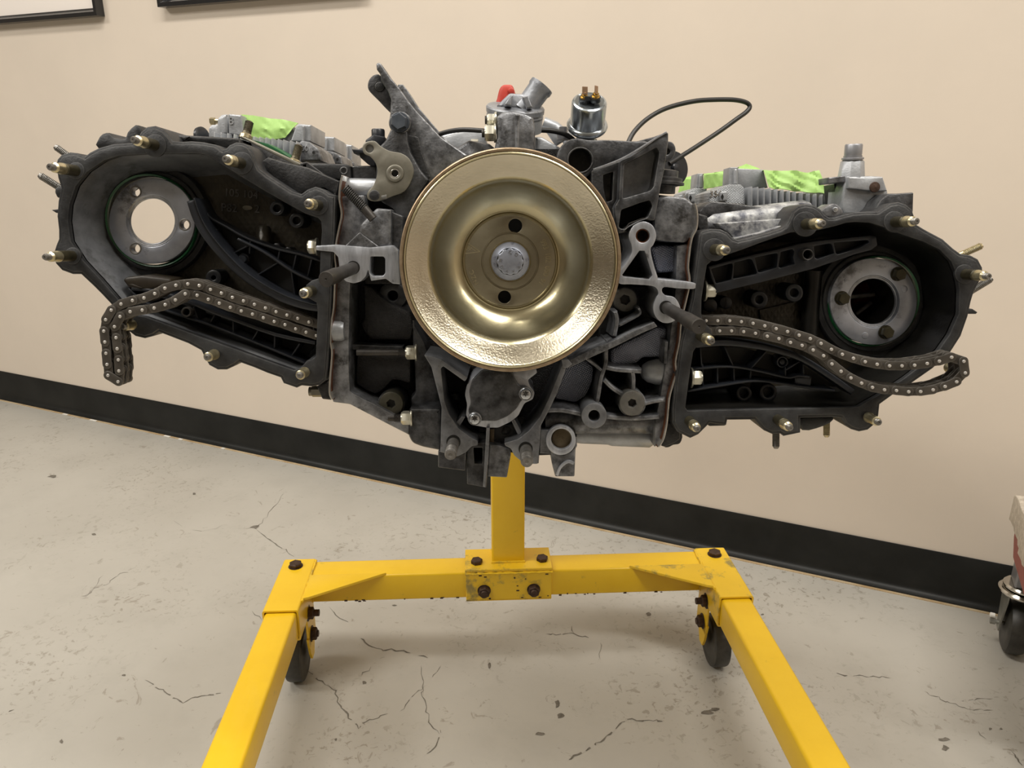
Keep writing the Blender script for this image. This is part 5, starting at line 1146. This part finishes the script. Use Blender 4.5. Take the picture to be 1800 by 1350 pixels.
for (pts, d, tx_, hx, hy) in (([(523, 280), (525, 250), (530, 247), (544, 249), (560, 262), (568, 284), (523, 284)], 165, (533, 261), 551, 268), ([(570, 284), (572, 266), (577, 264), (590, 268), (600, 275), (603, 290), (570, 288)], 262, (578, 274), 593, 280), ([(598, 292), (600, 277), (612, 277), (622, 286), (624, 292)], 360, None, 0, 0)):
    f_ = add('head_face', hl, 'cast', slab([pts], d, d + 60, .002, 2))
    if tx_:
        q = X(tx_[0], tx_[1], d - .3); text('cast_number', f_, 'machined', '350', (q.x, q.y, q.z), .0070 if d < 200 else .0074, -.1, .0004)
        add('head_hole', f_, 'void_black', slab([circ(hx, hy, 2.4, 14)], d - .3, d + 1, 0))
hr = cs('cylinder_head', 'cast_clean', slab([(1310, 340), (1462, 345), (1466, 380), (1310, 372)], 186, 260, .001), label='clean light grey aluminium cylinder head')
for x, yt in ((1321.5, 327.5), (1332.5, 328.5), (1343.5, 329.5), (1354.5, 330.6), (1366, 332), (1377, 333.5), (1388, 335), (1398.5, 336.6), (1410.5, 338), (1423, 339.5), (1435, 340.5), (1446, 341.5), (1458, 343)):
    fin(hr, x, yt, 378, 150, 190)
add('fin_gap_shade', hr, 'cast_mid', slab([(1316, 378), (1316, 336), (1458, 348), (1462, 378)], 176, 190, 0))  # shade in the right head's fin gaps, painted by a darker backing
add('head_block', hr, 'cast_clean', slab([(1450, 372), (1450, 332), (1468, 330), (1474, 338), (1476, 352), (1478, 372)], 160, 220, .0025, 3))
add('port_wall', hr, 'cast_clean', slab([(1296, 330), (1297, 296), (1342, 298), (1350, 330)], 185, 205, .001), slab([(1281, 326), (1283, 294), (1297, 294), (1298, 326)], 176, 200, .001, 1), slab([(1290, 324), (1291, 297), (1296, 297), (1297, 324)], 172, 178, .0012, 1))
add('port_pillar', hr, 'cast_clean', slab([(1224, 330), (1226, 305), (1236, 305), (1238, 330)], 270, 300, .001, 1), slab([(1229, 330), (1230, 308), (1235, 307), (1237, 330)], 266, 272, .001, 1))
for (pts, d, tx_, hx, hy) in (([(1245, 360), (1247, 338), (1275, 327), (1281, 324), (1303, 324), (1309, 330), (1311, 362)], 160, (1258, 341), 1270, 346), ([(1202, 362), (1204, 338), (1222, 330), (1243, 331), (1245, 360)], 262, (1209, 346), 1214, 348)):
    f_ = add('head_face', hr, 'head_knurl', slab([pts], d, d + 60, .002, 2))
    q = X(tx_[0], tx_[1], d - .3); text('cast_number', f_, 'gasket_steel', '356', (q.x, q.y, q.z), .0085, .05, .0005)
    add('hole_boss', f_, 'cast_clean', slab([(hx - 4, hy - 9), (hx + 9, hy - 10), (hx + 9, hy + 7), (hx - 4, hy + 8)], d - 4, d + 1, .0012, 2)); add('head_hole', f_, 'void_black', slab([[(hx - 3, hy), (hx, hy - 6), (hx + 2.5, hy), (hx, hy + 6)]], d - 4.3, d - 3, 0, 1.2))
add('port_wall', hr, 'cast_clean', slab([(1180, 348), (1200, 342), (1245, 342), (1245, 362), (1180, 358)], 275, 340, .001, 1))
add('head_lever', hr, 'grey_steel', slab(strip([(1204, 360), (1222, 372), (1240, 366)], 3), 140, 146, .0005))
for x, d in ((660, 220), (660, 310), (660, 400), (1130, 220), (1130, 310), (1130, 400)): cs('cylinder_barrel', 'cast_mid', lathe(X(x, 405 if x < 893 else 425, d), (-1 if x < 893 else 1, .12 * (1 if x < 893 else -1), 0), [(.040, 0), (.040, .06)], 40))
for s_ in (-1, 1):   # the head bodies behind the housings, seen from the side only
    xx = 480 if s_ < 0 else 1330
    add('head_body', hl if s_ < 0 else hr, 'cast_clean', slab([(xx - 60, 320 if s_ < 0 else 385), (xx + 60, 330 if s_ < 0 else 375), (xx + 50, 420 if s_ < 0 else 470), (xx - 40, 400 if s_ < 0 else 480)], 190, 400, .002, 4))

# ------------------------------------------------------------------ green masking tape over the ports
def tape(label, rows, th=.00035, seg=5, amp=.0012, seed=1):
    """rows: lists of (px,py,d) from the front lower edge to the back; a crumpled sheet with thickness"""
    rnd_ = random.Random(seed)
    W = [[X(*p) for p in r] for r in rows]
    def samp(P, t):
        t = t * (len(P) - 1); i = min(len(P) - 2, int(t)); return P[i].lerp(P[i + 1], t - i)
    nu, nv = 28, seg * (len(rows) - 1)
    G = []
    for a in range(nv + 1):
        v = a / nv * (len(rows) - 1); i = min(len(rows) - 2, int(v)); f = v - i; row = []
        for b in range(nu + 1):
            u = b / nu; p = samp(W[i], u).lerp(samp(W[i + 1], u), f)
            e = math.sin(u * 17 + v * 3 + seed) * math.sin(v * 4 + u * 5) + .6 * math.sin(u * 31 + seed * 2 + v * 7) * math.sin(u * 9)
            ed = min(1, 4 * min(u, 1 - u) + .25)
            row.append(p + Vector((0, .4, 1)).normalized() * (e * amp * ed + rnd_.uniform(-.0002, .0002)))
        G.append(row)
    V = []; Fc = []
    for k in (0, 1):
        for row in G: V += [p + Vector((0, 0, -th * k)) + Vector((0, -th * k, 0)) for p in row]
    n = nu + 1; M = (nv + 1) * n
    for a in range(nv):
        for b in range(nu):
            i = a * n + b; Fc += [(i, i + 1, i + n + 1, i + n), (M + i, M + i + n, M + i + n + 1, M + i + 1)]
    for a in range(nv): i = a * n; Fc += [(i, i + n, M + i + n, M + i), (i + nu, M + i + nu, M + i + nu + n, i + nu + n)]
    for b in range(nu): i = b; j = nv * n + b; Fc += [(i, M + i, M + i + 1, i + 1), (j, j + 1, M + j + 1, M + j)]
    o = add('masking_tape', None, 'tape_green', (V, Fc), sharp=28); o.matrix_world = MENG
    return tagd(o, label, 'tape', 'green masking tape over the intake ports')
tape('green tape folded over the port nearest the camera on the right cylinder head', [[(1352, 329, 158), (1364, 332, 158), (1395, 335, 158), (1423, 338, 157), (1451, 340, 157)], [(1347, 314, 160), (1364, 318, 160), (1395, 322, 158), (1423, 317, 162), (1447, 318, 160)], [(1342, 299, 164), (1362, 300, 164), (1390, 300, 163), (1421, 303, 166), (1440, 299, 164)], [(1338, 300, 205), (1362, 302, 205), (1390, 302, 205), (1415, 305, 205), (1432, 302, 205)]], seed=2)
tape('peaked green tape flap behind the front port of the right cylinder head', [[(1298, 299, 206), (1310, 299, 206), (1325, 299, 206), (1342, 300, 206)], [(1299, 293, 212), (1312, 288, 212), (1322, 291, 212), (1340, 299, 212)], [(1288, 298, 262), (1300, 296, 262), (1312, 297, 262), (1325, 300, 262)]], seed=3, amp=.0004)
tape('green tape over the middle port of the right cylinder head', [[(1237, 332, 255), (1250, 330, 255), (1265, 327, 255), (1281, 325, 255)], [(1237, 308, 256), (1250, 306, 256), (1268, 306, 256), (1281, 309, 256)], [(1238, 305, 258), (1252, 304, 258), (1268, 301, 258), (1281, 299, 258)], [(1230, 308, 330), (1245, 307, 330), (1260, 306, 330), (1270, 306, 330)]], seed=4, amp=.0004)
tape('green tape over the rearmost port of the right cylinder head beside the dark cap', [[(1192, 338, 335), (1204, 337, 335), (1214, 336, 335), (1225, 334, 335)], [(1198, 316, 336), (1206, 315, 336), (1215, 315, 336), (1225, 314, 336)], [(1203, 313, 340), (1209, 311, 340), (1217, 309, 340), (1226, 308, 340)], [(1198, 318, 410), (1205, 317, 410), (1212, 316, 410), (1220, 316, 410)]], seed=5, amp=.0003)
tape('green tape covering the front port of the left cylinder head near the cast number', [[(436, 240, 172), (460, 243, 172), (482, 245, 172), (500, 242, 172), (508, 234, 172)], [(428, 222, 174), (450, 226, 172), (480, 228, 172), (500, 226, 172), (514, 226, 174)], [(424, 201, 176), (450, 204, 176), (478, 208, 176), (502, 211, 176), (524, 216, 176)], [(432, 206, 220), (455, 208, 220), (480, 212, 220), (502, 216, 220), (520, 220, 220)]], seed=6, amp=.0009)
tape('small strip of green tape between the first two ports of the left cylinder head', [[(548, 237, 280), (554, 241, 280), (562, 241, 280), (568, 238, 280)], [(547, 233, 284), (554, 235, 284), (562, 237, 284), (569, 237, 284)], [(552, 240, 340), (558, 241, 340), (565, 243, 340), (571, 244, 340)]], seed=7, amp=.0002, seg=3)
tape('tiny strip of green tape by the rearmost port of the left cylinder head', [[(590, 256, 380), (594, 257, 380), (598, 256, 380), (601, 254, 380)], [(589, 252, 382), (593, 253, 382), (597, 253, 382), (602, 254, 382)], [(592, 260, 420), (596, 261, 420), (600, 261, 420), (604, 262, 420)]], seed=8, amp=.0002, seg=3)

# ------------------------------------------------------------------ timing chains
def plate2(a, b, r, z, t, waist=.965, n=9):
    """figure-eight link plate between two local points (x,y), at height z, thickness t"""
    a, b = Vector(a), Vector(b); u = (b - a).normalized(); w = Vector((-u.y, u.x)); L = []
    for i in range(n): th = PI / 2 + PI * i / (n - 1); L.append(a + u * math.cos(th) * r + w * math.sin(th) * r)
    L.append((a + b) / 2 - w * r * waist)
    for i in range(n): th = -PI / 2 + PI * i / (n - 1); L.append(b + u * math.cos(th) * r + w * math.sin(th) * r)
    L.append((a + b) / 2 + w * r * waist)
    L = [(v.x, v.y) for v in L]
    if area2(L) < 0: L.reverse()
    return prism([L], z, z - t, .00025)
def shear(g, A, B):
    """move the plates in depth so that they pass through both pins"""
    a, b = Vector((A.x, A.y)), Vector((B.x, B.y)); u = (b - a); l2 = u.length_squared; out = []
    for v in g[0]:
        t = (Vector((v[0], v[1])) - a).dot(u) / l2; t = max(-.3, min(1.3, t))
        out.append((v[0], v[1], v[2] + A.z + (B.z - A.z) * t))
    return out, g[1]
def chain(label, pins, odd):
    root = bpy.data.objects.new('timing_chain', None); COL.objects.link(root); root.empty_display_size = .03
    root.matrix_world = MENG; tagd(root, label, 'chain', None)
    P = [X(*p) for p in pins]; N = len(P)
    pin0 = lathe((0, 0, 0), FWD, [(.0016, -.0190), (.0016, -.0002), (.0013, .0006), (.0006, .0009), (0, .0009)], 14)
    rol = lathe((0, 0, 0), FWD, [(.0030, -.0070), (.0030, -.0026)], 12), lathe((0, 0, 0), FWD, [(.0030, -.0158), (.0030, -.0112)], 12)
    pm = None; rm = None
    for i in range(N - 1):
        A, B = P[i], P[i + 1]; a, b = (A.x, A.y), (B.x, B.y); r = .0041
        if i % 2 == odd:
            g = [shear(plate2(a, b, r, z, .0011), A, B) for z in (0, -.0090, -.0180)]; nm = 'outer_link'
        else:
            g = [shear(plate2(a, b, r, z, .0011), A, B) for z in (-.0013, -.0073, -.0102, -.0166)]; nm = 'inner_link'
        add(nm, root, 'chain_steel', *g, sharp=30)
    for i in range(N):
        if pm is None:
            o = add('pin', root, 'pin_steel', pin0, loc=P[i]); pm = o.data
            o2 = add('roller', root, 'chain_steel', *rol, loc=P[i]); rm = o2.data
        else:
            for nm, me in (('pin', pm), ('roller', rm)):
                o = bpy.data.objects.new(nm, me); COL.objects.link(o); o.parent = root; o.location = P[i]
    return root
cl = [(562, 572), (543, 566), (523.4, 559.6), (504.3, 553.8), (485.2, 548), (466.5, 541.4), (447.2, 535.1), (427.9, 528.9), (408.4, 522.7), (389.1, 515.4), (369.8, 509), (350.1, 502), (330, 499.2), (309, 501.6), (289.7, 506.8), (272, 516.3), (253, 523.8), (232.8, 528.3), (212.7, 534.5), (195.6, 545.2), (185.7, 562), (182.4, 582.1), (184.3, 601.3), (186.2, 621.2), (188, 640.7), (189.7, 660),
      (207.5, 671), (209, 652), (208, 632.6), (206, 613), (204, 593.7), (201.3, 574.3), (211, 556.5), (228.8, 548), (250, 545.2), (270.8, 541.6), (290.2, 535.7), (308.2, 527.4), (325.5, 516.7), (346.4, 519), (366, 526.2), (385.4, 533), (404.7, 540.3), (424, 546.6), (443.7, 552.2), (462.8, 558.6), (481.9, 565.2), (501, 570.8), (519.6, 578), (538, 584), (556, 590)]
def dl(x): return 34 if x < 260 else 34 + (x - 260) / 300 * 38
chain('dark double-row timing chain hanging down over the left housing edge', [(x, y, dl(x)) for x, y in cl], 1)
cr_ = [(1222, 567), (1241.3, 563.9), (1261.6, 563.9), (1282.7, 563.9), (1303.2, 565.6), (1323.8, 568.5), (1344.4, 572.9), (1364.5, 577.9), (1384.5, 583), (1404.8, 589.3), (1424.5, 595.5), (1443.4, 604), (1461.6, 614.3), (1480.8, 623), (1500.3, 630), (1521, 636), (1542, 640.5), (1563.8, 643.2), (1585.6, 643.2), (1607.8, 642), (1630, 639), (1651.3, 634.9), (1673, 628), (1694.3, 635.3), (1696.8, 655.6),
       (1681.8, 671.2), (1661.3, 679.5), (1640.3, 685.3), (1618.5, 688.4), (1597.4, 688.8), (1576, 686.7), (1554.9, 685.3), (1533.7, 681.1), (1514.6, 673.7), (1495.9, 664.5), (1478.5, 652.9), (1462.5, 640), (1447.8, 625.5), (1429.5, 615.4), (1410, 607.4), (1389.7, 602.1), (1369.3, 595.5), (1348.8, 591.1), (1328, 586.1), (1307.2, 583.1), (1285.9, 581.7), (1265, 581.7), (1244.3, 582.7), (1224, 585)]
def dr(x): return 74 - (x - 1240) / 240 * 32 if x < 1480 else 42 - (x - 1480) / 220 * 22
chain('dark double-row timing chain lying in a loop across the right housing', [(x, y, max(20, min(76, dr(x)))) for x, y in cr_], 1)
